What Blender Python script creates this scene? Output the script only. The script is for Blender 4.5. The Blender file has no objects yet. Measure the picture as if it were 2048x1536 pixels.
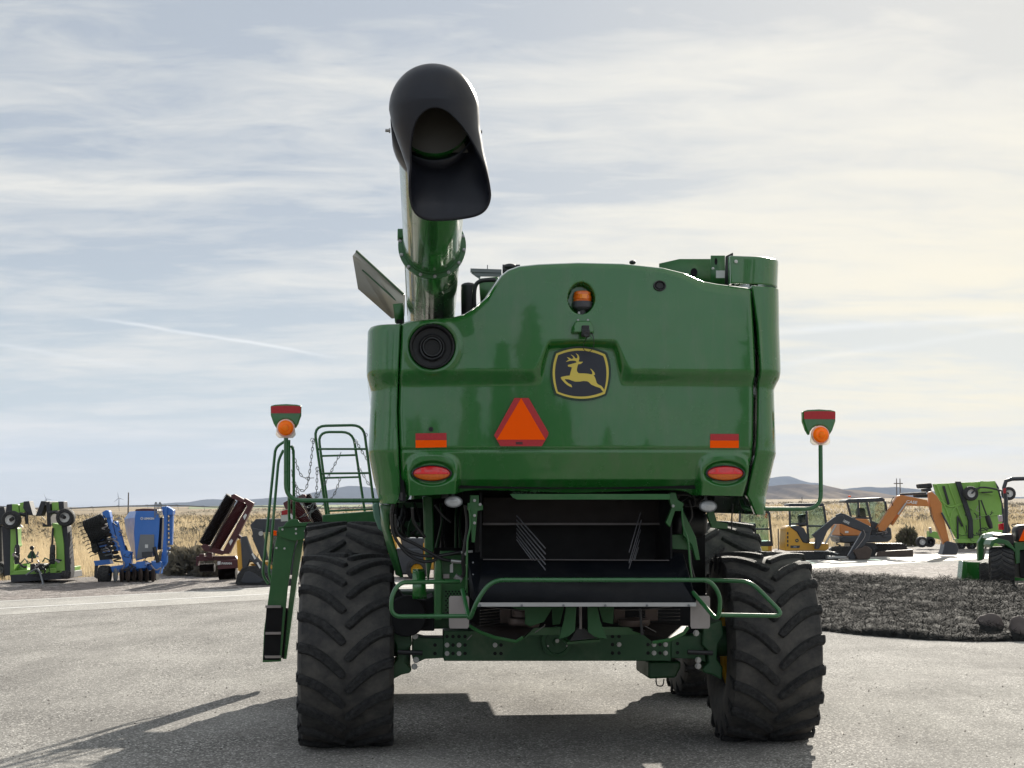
import bpy, bmesh, math, random
import numpy as np
from mathutils import Vector, Matrix
random.seed(7); RNG = np.random.default_rng(7)
PI = math.pi; R_ = math.radians
S = bpy.context.scene; COL = S.collection

# ---------------------------------------------------------------- camera
CAMZ = 2.1; FPX = 3000.0; PITCH = math.atan((1003 - 768) / FPX)
cd = bpy.data.cameras.new('camera'); cam = bpy.data.objects.new('camera', cd); COL.objects.link(cam)
cd.sensor_width = 36; cd.lens = FPX / 2048 * 36; cd.clip_start = 0.1; cd.clip_end = 40000
cam.location = (0, 0, CAMZ); cam.rotation_euler = (PI / 2 + PITCH, 0, 0)
S.camera = cam
S.render.resolution_x = 1024; S.render.resolution_y = 768

# ---------------------------------------------------------------- light
SUN_EL, SUN_AZ = R_(23.5), R_(16.0)          # azimuth measured from +Y towards +X
SUNV = Vector((math.sin(SUN_AZ) * math.cos(SUN_EL), math.cos(SUN_AZ) * math.cos(SUN_EL), math.sin(SUN_EL)))
sd = bpy.data.lights.new('sun', 'SUN'); sd.energy = 5.0; sd.angle = R_(0.6); sd.color = (1.0, 0.93, 0.82)
sun = bpy.data.objects.new('sun', sd); COL.objects.link(sun)
sun.rotation_euler = (-SUNV).to_track_quat('-Z', 'Y').to_euler(); sun.location = (10, 30, 20)
S.view_settings.view_transform = 'Standard'; S.view_settings.look = 'None'
S.view_settings.exposure = 0.86; S.view_settings.gamma = 1

def sock(nt, v, s):
    if isinstance(v, bpy.types.NodeSocket): nt.links.new(v, s)
    elif v is not None: s.default_value = v
class NT:
    def __init__(s, nt): s.nt = nt; s.n = nt.nodes; s.l = nt.links
    def math(s, op, a, b=None, c=None, clamp=False):
        n = s.n.new('ShaderNodeMath'); n.operation = op; n.use_clamp = clamp
        sock(s.nt, a, n.inputs[0]); sock(s.nt, b, n.inputs[1])
        if c is not None: sock(s.nt, c, n.inputs[2])
        return n.outputs[0]
    def vmath(s, op, a, b=None, out=0):
        n = s.n.new('ShaderNodeVectorMath'); n.operation = op
        sock(s.nt, a, n.inputs[0])
        if b is not None: sock(s.nt, b, n.inputs[1])
        return n.outputs[out]
    def mix(s, f, a, b, mode='MIX'):
        n = s.n.new('ShaderNodeMix'); n.data_type = 'RGBA'; n.blend_type = mode
        sock(s.nt, f, n.inputs[0])
        for v, i in ((a, 6), (b, 7)):
            if isinstance(v, tuple) and len(v) == 3: v = v + (1,)
            sock(s.nt, v, n.inputs[i])
        return n.outputs[2]
    def noise(s, vec, scale, detail=3, rough=.55, dist=0., col=False):
        n = s.n.new('ShaderNodeTexNoise'); n.inputs['Scale'].default_value = scale
        n.inputs['Detail'].default_value = detail; n.inputs['Roughness'].default_value = rough; n.inputs['Distortion'].default_value = dist
        if vec is not None: s.l.new(vec, n.inputs['Vector'])
        return n.outputs['Color' if col else 'Fac']
    def voro(s, vec, scale, out='Distance', feat='F1'):
        n = s.n.new('ShaderNodeTexVoronoi'); n.feature = feat; n.inputs['Scale'].default_value = scale
        if vec is not None: s.l.new(vec, n.inputs['Vector'])
        return n.outputs[out]
    def ramp(s, f, *stops):
        n = s.n.new('ShaderNodeValToRGB'); cr = n.color_ramp
        while len(cr.elements) < len(stops): cr.elements.new(0.5)
        for e, (p, c) in zip(cr.elements, stops):
            e.position = p; e.color = (c + (1,)) if isinstance(c, tuple) else (c, c, c, 1)
        s.l.new(f, n.inputs[0]); return n.outputs[0]
    def mapr(s, f, a, b, c=0., d=1.):
        n = s.n.new('ShaderNodeMapRange'); s.l.new(f, n.inputs[0])
        for i, v in enumerate((a, b, c, d)): n.inputs[i + 1].default_value = v
        return n.outputs[0]
    def mapping(s, vec, scale=(1, 1, 1), rot=(0, 0, 0)):
        n = s.n.new('ShaderNodeMapping'); n.inputs['Scale'].default_value = scale; n.inputs['Rotation'].default_value = rot
        s.l.new(vec, n.inputs['Vector']); return n.outputs[0]
    def comb(s, x, y, z):
        n = s.n.new('ShaderNodeCombineXYZ')
        for i, v in enumerate((x, y, z)): sock(s.nt, v, n.inputs[i])
        return n.outputs[0]

# photograph pixel (2048 x 1536) -> direction / point, used only as a surveying tool for real positions
CF = Vector((0, math.cos(PITCH), math.sin(PITCH))); CU = Vector((0, -math.sin(PITCH), math.cos(PITCH)))
CO = Vector((0, 0, CAMZ))
def ray(px, py): return Vector((1, 0, 0)) * ((px - 1024) / FPX) + CU * ((768 - py) / FPX) + CF
def P(px, py, Y):
    d = ray(px, py); return CO + d * (Y / d.y)
def G(px, py, z=0.0):
    d = ray(px, py); return CO + d * ((z - CAMZ) / d.z)

# ---------------------------------------------------------------- world: sky with thin high cloud
W = bpy.data.worlds.new('World'); S.world = W; W.use_nodes = True
t = NT(W.node_tree); t.n.clear()
tc = t.n.new('ShaderNodeTexCoord').outputs['Generated']
sep = t.n.new('ShaderNodeSeparateXYZ'); t.l.new(tc, sep.inputs[0]); X, Y, Z = sep.outputs
sky = t.n.new('ShaderNodeTexSky'); sky.sky_type = 'NISHITA'; sky.sun_disc = False
sky.sun_elevation = SUN_EL; sky.sun_rotation = SUN_AZ; sky.air_density = 1.0; sky.dust_density = 1.2; sky.altitude = 1300
zz = t.math('ADD', t.math('MAXIMUM', Z, 0.0), 0.10)
pv = t.comb(t.math('DIVIDE', X, zz), t.math('DIVIDE', Y, zz), 0.0)
pr = t.mapping(pv, (0.75, 1.0, 1), (0, 0, R_(-24)))
big = t.noise(t.mapping(pv, (0.30, 0.55, 1), (0, 0, R_(-20))), 1.6, 5, .55, .5)
fine = t.noise(t.mapping(pv, (0.55, 1.15, 1), (0, 0, R_(-38))), 1.9, 6, .58, 0.7)
rip = t.noise(t.mapping(pv, (1.5, 3.0, 1), (0, 0, R_(-50))), 2.6, 6, .62, 0.8)
c = t.math('ADD', t.math('ADD', t.math('MULTIPLY', big, 0.60), t.math('MULTIPLY', fine, 0.38)), t.math('MULTIPLY', t.math('SUBTRACT', rip, .5), 0.24))
mask = t.mapr(c, 0.42, 0.60, 0.0, 1.0)
dsun = t.vmath('DOT_PRODUCT', tc, tuple(SUNV), 1)
glow = t.math('POWER', t.math('MAXIMUM', dsun, 0.0), 7.0)
warm = t.mapr(t.math('ADD', X, t.math('MULTIPLY', Z, -0.35)), -0.15, 0.27, 0.0, 1.0)
low = t.mapr(Z, 0.0, 0.17, 1.0, 0.0)
warmlow = t.math('MULTIPLY', warm, t.mapr(Z, 0.02, 0.26, 1.0, 0.2))
hi = t.mix(warmlow, (4.45, 4.42, 4.2), (6.6, 5.5, 3.0))
lo = t.mix(warm, (2.35, 2.58, 2.85), (3.45, 3.4, 3.05))
lo = t.mix(t.math('MULTIPLY', low, t.mapr(warm, 0, 1, .55, .2)), lo, (3.1, 3.6, 3.75))
cl = t.mix(mask, lo, hi)
cl = t.mix(t.math('MULTIPLY', t.math('MULTIPLY', glow, t.mapr(mask, 0, 1, .15, 1.)), 0.55), cl, (5.6, 5.4, 4.8))
# contrails: thin arcs on the sky between two directions
def contrail(a, b, w, amp):
    global cl
    da, db = ray(*a).normalized(), ray(*b).normalized(); nn = da.cross(db).normalized(); mid = (da + db).normalized()
    wob = t.math('MULTIPLY', t.math('SUBTRACT', t.noise(tc, 18, 3), 0.5), 0.006)
    d = t.math('ABSOLUTE', t.math('ADD', t.vmath('DOT_PRODUCT', tc, tuple(nn), 1), wob))
    m = t.mapr(d, 0.0, w, 1.0, 0.0); e = t.mapr(t.vmath('DOT_PRODUCT', tc, tuple(mid), 1), mid.dot(da), 1 - (1 - mid.dot(da)) * 0.35, 0.0, 1.0)
    k = t.math('MULTIPLY', t.math('MULTIPLY', m, e), t.mapr(t.noise(tc, 9, 3), .3, .7, .35 * amp, amp))
    cl = t.mix(k, cl, (5.5, 5.5, 5.4))
contrail((150, 630), (690, 716), 0.0016, .8); contrail((-60, 682), (330, 742), 0.0022, .4)
contrail((1500, 668), (2100, 630), 0.0035, .45); contrail((1500, 740), (2150, 640), 0.003, .3); contrail((1560, 965), (2120, 880), 0.005, .4)
cov = t.math('ADD', 0.90, t.math('MULTIPLY', mask, 0.08))
# unseen sky behind the viewer brightened as added fill for the shaded side
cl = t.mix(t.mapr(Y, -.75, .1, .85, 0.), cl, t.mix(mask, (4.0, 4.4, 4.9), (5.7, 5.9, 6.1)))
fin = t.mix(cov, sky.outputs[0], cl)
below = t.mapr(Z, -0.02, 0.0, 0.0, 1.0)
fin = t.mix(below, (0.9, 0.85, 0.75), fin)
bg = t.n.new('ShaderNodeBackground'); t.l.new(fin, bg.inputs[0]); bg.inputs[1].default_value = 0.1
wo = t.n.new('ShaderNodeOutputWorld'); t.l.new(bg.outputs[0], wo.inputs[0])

# ---------------------------------------------------------------- materials
def new_mat(name):
    m = bpy.data.materials.new(name); m.use_nodes = True; nt = NT(m.node_tree)
    b = m.node_tree.nodes['Principled BSDF']; return m, nt, b
def bump(nt, b, h, strength=.3, dist=.01):
    n = nt.n.new('ShaderNodeBump'); n.inputs['Strength'].default_value = strength; n.inputs['Distance'].default_value = dist
    nt.l.new(h, n.inputs['Height']); nt.l.new(n.outputs[0], b.inputs['Normal'])
def obco(nt): return nt.n.new('ShaderNodeTexCoord').outputs['Object']
def mat(name, col, rough=.5, metal=0., coat=0., var=.12, scale=6., bumpS=0., bscale=40., spec=.5, emis=None, dirt=0.):
    m, t, b = new_mat(name); co = obco(t)
    n = t.noise(co, scale, 5, .6)
    dark = tuple(x * (1 - var) for x in col); lite = tuple(min(1, x * (1 + var)) for x in col)
    c = t.mix(n, dark, lite)
    if dirt:
        d = t.mapr(t.noise(co, scale * .5, 6, .7), .5, .8, 0, dirt); c = t.mix(d, c, (.16, .13, .10))
    t.l.new(c, b.inputs['Base Color'])
    r = t.mapr(t.noise(co, scale * 1.7, 4, .6), .3, .7, max(.02, rough - .06), min(1, rough + .08)); t.l.new(r, b.inputs['Roughness'])
    b.inputs['Metallic'].default_value = metal; b.inputs['Coat Weight'].default_value = coat; b.inputs['Coat Roughness'].default_value = .04
    b.inputs['Specular IOR Level'].default_value = spec
    if bumpS: bump(t, b, t.noise(co, bscale, 4, .6), bumpS, .004)
    return m
M = {}
def gloss_green():
    m, t, b = new_mat('green_gloss_paint'); co = obco(t)
    n = t.noise(co, 1.3, 4, .6)
    c = t.mix(n, (.011, .118, .015), (.015, .138, .020))
    d = t.mapr(t.noise(t.mapping(co, (3, 3, .6)), 2.2, 7, .7), .48, .85, 0, .28)
    c = t.mix(d, c, (.15, .14, .11)); t.l.new(c, b.inputs['Base Color'])
    t.l.new(t.mapr(t.noise(co, 3, 6, .65), .3, .75, .16, .34), b.inputs['Roughness'])
    b.inputs['Coat Weight'].default_value = .62; b.inputs['Coat Roughness'].default_value = .03; b.inputs['Coat IOR'].default_value = 1.6
    bump(t, b, t.noise(co, 1.6, 2, .4), .10, .02)
    return m
M['green'] = gloss_green()
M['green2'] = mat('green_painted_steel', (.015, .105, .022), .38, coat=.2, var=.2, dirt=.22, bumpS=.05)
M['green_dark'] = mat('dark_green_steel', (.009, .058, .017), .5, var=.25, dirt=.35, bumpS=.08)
M['tube'] = mat('green_tube_paint', (.018, .11, .03), .3, coat=.4, var=.15)
M['rubber_hood'] = mat('black_rubber_hood', (.010, .0115, .018), .36, spec=.35, var=.2, bumpS=.15, bscale=9, dirt=.07)
M['black'] = mat('black_plastic', (.012, .012, .014), .45, var=.2, bumpS=.05)
M['void'] = mat('near_black_steel', (.005, .005, .006), .7, var=.3, spec=.25)  # even near-black for interiors, gaps and holes
M['rust_dark'] = mat('worn_brown_steel', (.009, .005, .004), .6, var=.4, spec=.3)
M['navy'] = mat('dark_worn_tailboard', (.003, .0042, .007), .5, var=.5, scale=5, dirt=.06, spec=.2)
M['hose'] = mat('black_hose', (.012, .012, .013), .4, var=.1)
M['steel'] = mat('galvanised_steel', (.38, .38, .37), .4, metal=.8, var=.15)
M['plate'] = mat('pale_aluminium_plate', (.30, .27, .26), .5, metal=.35, var=.2, scale=9, dirt=.3)
M['grey'] = mat('grey_plastic', (.16, .17, .18), .5)
M['white'] = mat('white_paint', (.62, .62, .6), .5)
M['red'] = mat('red_reflective_sheet', (.42, .012, .018), .4, var=.3, scale=70)
M['orange'] = mat('fluorescent_orange_sheet', (1.0, .105, .002), .8, var=.03, spec=.08)
M['amber'] = mat('amber_lens', (.85, .23, .006), .15, coat=.5, var=.2, scale=40)
M['amber2'] = mat('dull_amber_lens', (.62, .12, .006), .2, coat=.5, var=.35, scale=60)
M['redlens'] = mat('red_lens', (.62, .012, .02), .15, coat=.6, var=.5, scale=40)
M['clear'] = mat('frosted_work_lamp_lens', (.48, .49, .5), .25, coat=.6, var=.2, scale=30)
M['yellow'] = mat('yellow_rim_paint', (.62, .36, .01), .4, coat=.2, var=.12, dirt=.25)
M['logo_yellow'] = mat('logo_yellow', (.66, .52, .09), .5, var=.05)
M['logo_dark'] = mat('logo_navy', (.016, .019, .032), .42, var=.1)
M['logo_green'] = mat('logo_dark_green', (.006, .035, .018), .42, var=.1)
M['lime'] = mat('lime_green_paint', (.21, .42, .07), .4, coat=.2, var=.15, scale=3, dirt=.15)
M['lime_dark'] = mat('grey_green_panel', (.03, .09, .04), .5)
M['skirt'] = mat('dark_grey_belting', (.022, .024, .03), .6)
M['blue'] = mat('blue_machine_paint', (.028, .15, .50), .38, coat=.3, var=.15, scale=3, dirt=.12)
M['maroon'] = mat('maroon_paint', (.07, .012, .014), .5, var=.25, dirt=.2)
M['ex_yellow'] = mat('construction_yellow', (.55, .28, .02), .42, coat=.2, dirt=.12)
M['ex_orange'] = mat('construction_orange', (.48, .17, .035), .42, coat=.2, dirt=.12)
M['charcoal'] = mat('charcoal_paint', (.022, .026, .034), .42, coat=.2, dirt=.1)
M['bladesteel'] = mat('worn_blade_steel', (.07, .05, .04), .5, metal=.4, var=.4)
M['seat'] = mat('black_vinyl', (.015, .015, .016), .5)
M['rock'] = mat('pinkish_boulder_stone', (.095, .078, .072), .85, var=.3, bumpS=.5, bscale=12)
M['bark'] = mat('weathered_twigs', (.10, .085, .075), .9, var=.3)

def tyre_mats():
    m, t, b = new_mat('tyre_lug_rubber'); co = obco(t)
    c = t.mix(t.mapr(t.noise(co, 22, 7, .75), .35, .68), (.009, .0095, .011), (.050, .0495, .049)); t.l.new(c, b.inputs['Base Color'])
    b.inputs['Roughness'].default_value = .72; b.inputs['Specular IOR Level'].default_value = .4
    bump(t, b, t.noise(co, 38, 5, .75), 1., .03)
    m2, t, b = new_mat('tyre_dusty_rubber'); co = obco(t)
    d = t.mapr(t.noise(co, 4.5, 6, .68), .34, .62, 0.05, .85)
    c = t.mix(d, t.mix(t.noise(co, 20, 5, .6), (.014, .015, .017), (.028, .028, .030)), t.mix(t.noise(co, 30, 3), (.056, .053, .048), (.112, .103, .091))); t.l.new(c, b.inputs['Base Color'])
    b.inputs['Roughness'].default_value = .75; b.inputs['Specular IOR Level'].default_value = .35
    bump(t, b, t.noise(co, 30, 5, .7), .3, .006)
    return m, m2
M['lug'], M['tyre'] = tyre_mats()

def lens_mat(name, col, k=.6):
    m, t, b = new_mat(name); b.inputs['Base Color'].default_value = col + (1,); b.inputs['Roughness'].default_value = .2; b.inputs['Coat Weight'].default_value = .5
    tl = t.n.new('ShaderNodeBsdfTranslucent'); tl.inputs[0].default_value = col + (1,); mx = t.n.new('ShaderNodeMixShader'); mx.inputs[0].default_value = k
    t.l.new(b.outputs[0], mx.inputs[1]); t.l.new(tl.outputs[0], mx.inputs[2]); t.l.new(mx.outputs[0], t.n['Material Output'].inputs[0]); return m
M['amber_glow'] = lens_mat('amber_lens_painted_glow', (1., .62, .06), .8); M['amber_t'] = lens_mat('translucent_amber_lens', (1., .36, .01)); M['white_t'] = lens_mat('translucent_white_rim', (.9, .88, .84), .5)  # paler yellow core paints in the backlit glow at the lens centre
def glass_mat():
    m, t, b = new_mat('cab_glass'); t.n.remove(b)
    tr = t.n.new('ShaderNodeBsdfTransparent'); tr.inputs[0].default_value = (.80, .88, .86, 1)
    gl = t.n.new('ShaderNodeBsdfGlossy'); gl.inputs['Roughness'].default_value = .03
    fr = t.n.new('ShaderNodeFresnel'); fr.inputs[0].default_value = 1.5
    mx = t.n.new('ShaderNodeMixShader'); t.l.new(t.math('ADD', fr.outputs[0], .05), mx.inputs[0]); t.l.new(tr.outputs[0], mx.inputs[1]); t.l.new(gl.outputs[0], mx.inputs[2])
    t.l.new(mx.outputs[0], t.n['Material Output'].inputs[0]); return m
M['glass'] = glass_mat()

def tint_mat(name, c1, c2, rough=.8, trans=.0):
    m, t, b = new_mat(name)
    a = t.n.new('ShaderNodeAttribute'); a.attribute_name = 'tint'
    c = t.mix(a.outputs['Fac'], c1, c2); t.l.new(c, b.inputs['Base Color']); b.inputs['Roughness'].default_value = rough; b.inputs['Specular IOR Level'].default_value = .25
    if trans:
        tl = t.n.new('ShaderNodeBsdfTranslucent'); t.l.new(c, tl.inputs[0]); mx = t.n.new('ShaderNodeMixShader'); mx.inputs[0].default_value = trans
        t.l.new(b.outputs[0], mx.inputs[1]); t.l.new(tl.outputs[0], mx.inputs[2]); t.l.new(mx.outputs[0], t.n['Material Output'].inputs[0])
    return m
M['grass'] = tint_mat('dry_grass_blades', (.33, .26, .155), (.74, .61, .40), .8, .35)
M['sage'] = tint_mat('sagebrush_leaves', (.085, .078, .058), (.27, .235, .17), .85, .2)
M['juniper'] = tint_mat('juniper_needles', (.007, .008, .008), (.026, .0255, .0235), .9)
M['tree'] = tint_mat('conifer_needles', (.01, .022, .008), (.03, .055, .02), .8, .1)

def asphalt(name, c1, c2, worn=(.0, .0, .0), rough=.92, scale=62, spec=.12):
    m, t, b = new_mat(name); co = obco(t)
    v = t.voro(co, scale, 'Color'); sp = t.n.new('ShaderNodeSeparateColor'); t.l.new(v, sp.inputs[0])
    chips = t.mix(t.mapr(sp.outputs[0], .1, .9), c1, c2)
    chips = t.mix(t.mapr(sp.outputs[1], .86, .9), chips, tuple(min(1, x * 1.9) for x in c2))
    chips = t.mix(t.mapr(t.voro(co, scale, 'Distance'), .35, .8, 0, .55), chips, tuple(x * .35 for x in c1))
    big = t.noise(co, .55, 6, .6); mid = t.noise(t.mapping(co, (1, .35, 1), (0, 0, R_(-45))), .9, 6, .65)
    c = t.mix(t.mapr(big, .35, .7, 0, .42), chips, tuple(x * 1.25 for x in c2)); c = t.mix(t.mapr(mid, .42, .68, 0, .5), c, tuple(x * .9 for x in c1))
    c = t.mix(t.mapr(t.voro(co, 3.1, 'Distance'), .035, .02, 0, 1.), c, (.03, .028, .025))
    t.l.new(c, b.inputs['Base Color']); t.l.new(t.mapr(t.noise(co, 1.1, 4), .3, .7, rough - .06, rough + .1), b.inputs['Roughness'])
    b.inputs['Specular IOR Level'].default_value = spec
    h = t.math('ADD', t.math('MULTIPLY', sp.outputs[2], .5), t.math('MULTIPLY', t.voro(co, scale, 'Distance'), -.8))
    bump(t, b, h, .75, .006); return m
M['asphalt'] = asphalt('chip_seal_asphalt', (.108, .104, .099), (.375, .362, .338))
M['road'] = asphalt('highway_asphalt', (.20, .19, .175), (.42, .41, .38), rough=.72, scale=60, spec=.35)
M['line'] = mat('road_line_paint', (.72, .72, .70), .55, var=.12, scale=5, dirt=.2)
M['tine'] = mat('dull_vane_paint', (.016, .085, .022), .6, var=.2)
M['line_y'] = mat('worn_centre_line_paint', (.72, .66, .48), .55, var=.12, scale=5, dirt=.2)
def gravel_mat():
    m, t, b = new_mat('grey_gravel'); co = obco(t)
    sp = t.n.new('ShaderNodeSeparateColor'); t.l.new(t.voro(co, 22, 'Color'), sp.inputs[0])
    c = t.mix(sp.outputs[0], (.07, .06, .058), (.50, .46, .43)); c = t.mix(t.mapr(t.voro(co, 22, 'Distance'), .3, .8, 0, .7), c, (.05, .045, .04))
    sq = t.n.new('ShaderNodeSeparateColor'); t.l.new(t.voro(co, 6.5, 'Color'), sq.inputs[0]); c = t.mix(t.mapr(sq.outputs[0], .55, .9, 0, .75), c, (.07, .058, .055)); c = t.mix(t.mapr(sq.outputs[1], .75, .95, 0, .6), c, (.50, .46, .43))
    c = t.mix(t.mapr(t.noise(t.mapping(co, (1, .3, 1), (0, 0, R_(-45))), .5, 6, .7), .42, .62, 0, .6), c, (.17, .135, .12))
    t.l.new(c, b.inputs['Base Color']); b.inputs['Roughness'].default_value = .9
    bump(t, b, t.math('MULTIPLY', t.voro(co, 22, 'Distance'), -1.), 1., .03); return m
M['gravel'] = gravel_mat()
def soil_mat():
    m, t, b = new_mat('dry_range_soil'); co = obco(t)
    n1 = t.noise(co, .05, 7, .65); n2 = t.noise(t.mapping(co, (.4, 1, 1)), .02, 6, .7); n3 = t.noise(co, 2.0, 5, .7)
    c = t.mix(t.mapr(n1, .35, .65), (.27, .215, .145), (.44, .35, .23)); c = t.mix(t.mapr(n2, .45, .62, 0, .75), c, (.17, .145, .11))
    c = t.mix(t.mapr(n3, .5, .7, 0, .5), c, (.09, .078, .06)); t.l.new(c, b.inputs['Base Color']); b.inputs['Roughness'].default_value = .95; b.inputs['Specular IOR Level'].default_value = .1
    bump(t, b, n3, 1., .3); return m
M['soil'] = soil_mat()
def hill_mat():
    m, t, b = new_mat('dry_hillside'); co = obco(t)
    n1 = t.noise(co, .0035, 9, .68); n2 = t.noise(t.mapping(co, (1, .4, .3)), .0012, 7, .6)
    c = t.mix(t.mapr(n1, .4, .62), (.26, .21, .16), (.10, .085, .075)); c = t.mix(t.mapr(n2, .45, .6, 0, .8), c, (.08, .075, .07))
    t.l.new(c, b.inputs['Base Color']); b.inputs['Roughness'].default_value = 1; b.inputs['Specular IOR Level'].default_value = 0; return m
M['hill'] = hill_mat()
M['hill_far'] = mat('far_dark_slope', (.055, .06, .06), 1., var=.35, scale=.003, spec=0)  # base tone darkened so the haze reads bluer on the far hills
M['field'] = mat('green_field', (.12, .16, .05), .9, var=.3, scale=.02)

# ---------------------------------------------------------------- mesh helpers
def cr(pts, k=6, closed=False):
    pts = [Vector(p) for p in pts]; n = len(pts); out = []
    rng = range(n if closed else n - 1)
    for i in rng:
        if closed: a, b_, c_, d = (pts[(i + j - 1) % n] for j in range(4))
        else: a, b_, c_, d = pts[max(i - 1, 0)], pts[i], pts[i + 1], pts[min(i + 2, n - 1)]
        for s in range(k):
            u = s / k; out.append(.5 * ((2 * b_) + (c_ - a) * u + (2 * a - 5 * b_ + 4 * c_ - d) * u * u + (3 * b_ - a - 3 * c_ + d) * u ** 3))
    if not closed: out.append(pts[-1])
    return out
def fillet(pts, r, k=5):
    pts = [Vector(p) for p in pts]; out = [pts[0]]
    for i in range(1, len(pts) - 1):
        a, b_, c_ = pts[i - 1], pts[i], pts[i + 1]
        u = (a - b_); v = (c_ - b_); rr = min(r, u.length * .49, v.length * .49); u = b_ + u.normalized() * rr; v = b_ + v.normalized() * rr
        for j in range(k + 1):
            s = j / k; out.append((1 - s) ** 2 * u + 2 * s * (1 - s) * b_ + s * s * v)
    out.append(pts[-1]); return out
class MB:
    def __init__(s): s.v = []; s.f = []; s.m = []
    def add(s, vs, fs, mi=0):
        o = len(s.v); s.v.extend(tuple(p) for p in vs); s.f.extend(tuple(i + o for i in f) for f in fs); s.m.extend([mi] * len(fs)); return s
    def box(s, c, sz, rot=None, mi=0):
        c = Vector(c); vs = []
        for x in (-.5, .5):
            for y in (-.5, .5):
                for z in (-.5, .5):
                    p = Vector((x * sz[0], y * sz[1], z * sz[2]))
                    if rot is not None: p = rot @ p
                    vs.append(c + p)
        return s.add(vs, [(0, 1, 3, 2), (4, 6, 7, 5), (0, 4, 5, 1), (2, 3, 7, 6), (0, 2, 6, 4), (1, 5, 7, 3)], mi)
    def bb(s, x0, x1, y0, y1, z0, z1, mi=0): return s.box(((x0 + x1) / 2, (y0 + y1) / 2, (z0 + z1) / 2), (abs(x1 - x0), abs(y1 - y0), abs(z1 - z0)), mi=mi)
    def beam(s, a, b, w, h, mi=0):
        a, b = Vector(a), Vector(b); d = b - a; q = d.to_track_quat('Z', 'Y').to_matrix()
        return s.box((a + b) / 2, (w, h, d.length), q, mi)
    def tube(s, pts, r, n=8, closed=False, mi=0, caps=True):
        pts = [Vector(p) for p in pts]; N = len(pts); rs = r if isinstance(r, (list, tuple)) else [r] * N
        T = []
        for i in range(N):
            a = pts[(i - 1) % N] if (closed or i) else pts[i]; b = pts[(i + 1) % N] if (closed or i < N - 1) else pts[i]
            d = b - a; T.append(d.normalized() if d.length > 1e-9 else Vector((0, 0, 1)))
        up = Vector((0, 0, 1)) if abs(T[0].z) < .9 else Vector((1, 0, 0)); nx = T[0].cross(up).normalized(); vs = []
        for i in range(N):
            nx = (nx - T[i] * nx.dot(T[i])).normalized(); ny = T[i].cross(nx)
            for k in range(n):
                a = 2 * PI * k / n; vs.append(pts[i] + (nx * math.cos(a) + ny * math.sin(a)) * rs[i])
        fs = []
        for i in range(N if closed else N - 1):
            j = (i + 1) % N
            for k in range(n): fs.append((i * n + k, i * n + (k + 1) % n, j * n + (k + 1) % n, j * n + k))
        if caps and not closed: fs.append(tuple(range(n))[::-1]); fs.append(tuple((N - 1) * n + k for k in range(n)))
        return s.add(vs, fs, mi)
    def prism(s, poly, y0, y1, mi=0, fn=None):
        n = len(poly); fn = fn or (lambda x, y, z: (x, y, z))
        vs = [fn(p[0], y0, p[1]) for p in poly] + [fn(p[0], y1, p[1]) for p in poly]
        fs = [tuple(range(n))[::-1], tuple(range(n, 2 * n))] + [(i, (i + 1) % n, n + (i + 1) % n, n + i) for i in range(n)]
        return s.add(vs, fs, mi)
    def lathe(s, prof, c, ax=(0, 1, 0), n=32, mi=0, close=False):
        c = Vector(c); ax = Vector(ax).normalized(); u = ax.cross(Vector((0, 0, 1)));
        if u.length < .1: u = Vector((1, 0, 0))
        u.normalize(); w = u.cross(ax); vs = []; m = len(prof)
        for k in range(n):
            a = 2 * PI * k / n; d = u * math.cos(a) + w * math.sin(a)
            for r, h in prof: vs.append(c + d * r + ax * h)
        fs = []
        for k in range(n):
            k2 = (k + 1) % n
            for i in range(m if close else m - 1): i2 = (i + 1) % m; fs.append((k * m + i, k * m + i2, k2 * m + i2, k2 * m + i))
        return s.add(vs, fs, mi)
    def ell(s, c, r, nu=16, nv=10, mi=0):
        vs = []; c = Vector(c)
        for i in range(nv + 1):
            a = PI * i / nv
            for k in range(nu): b = 2 * PI * k / nu; vs.append(c + Vector((r[0] * math.sin(a) * math.cos(b), r[1] * math.sin(a) * math.sin(b), r[2] * math.cos(a))))
        fs = [(i * nu + k, i * nu + (k + 1) % nu, (i + 1) * nu + (k + 1) % nu, (i + 1) * nu + k) for i in range(nv) for k in range(nu)]
        return s.add(vs, fs, mi)
    def build(s, name, mats, parent=None, ang=32, bevel=0, weld=False):
        me = bpy.data.meshes.new(name); me.from_pydata([tuple(v) for v in s.v], [], s.f)
        if not isinstance(mats, (list, tuple)): mats = [mats]
        for m_ in mats: me.materials.append(M[m_] if isinstance(m_, str) else m_)
        me.polygons.foreach_set('material_index', s.m)
        b = bmesh.new(); b.from_mesh(me)
        bmesh.ops.remove_doubles(b, verts=b.verts, dist=1e-6); bmesh.ops.recalc_face_normals(b, faces=b.faces); b.to_mesh(me); b.free()
        me.shade_smooth(); me.set_sharp_from_angle(angle=R_(ang)); me.update()
        o = bpy.data.objects.new(name, me); COL.objects.link(o)
        if parent: o.parent = parent
        if bevel:
            md = o.modifiers.new('bevel', 'BEVEL'); md.width = bevel; md.segments = 2; md.limit_method = 'ANGLE'; md.angle_limit = R_(40)
        return o
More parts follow.
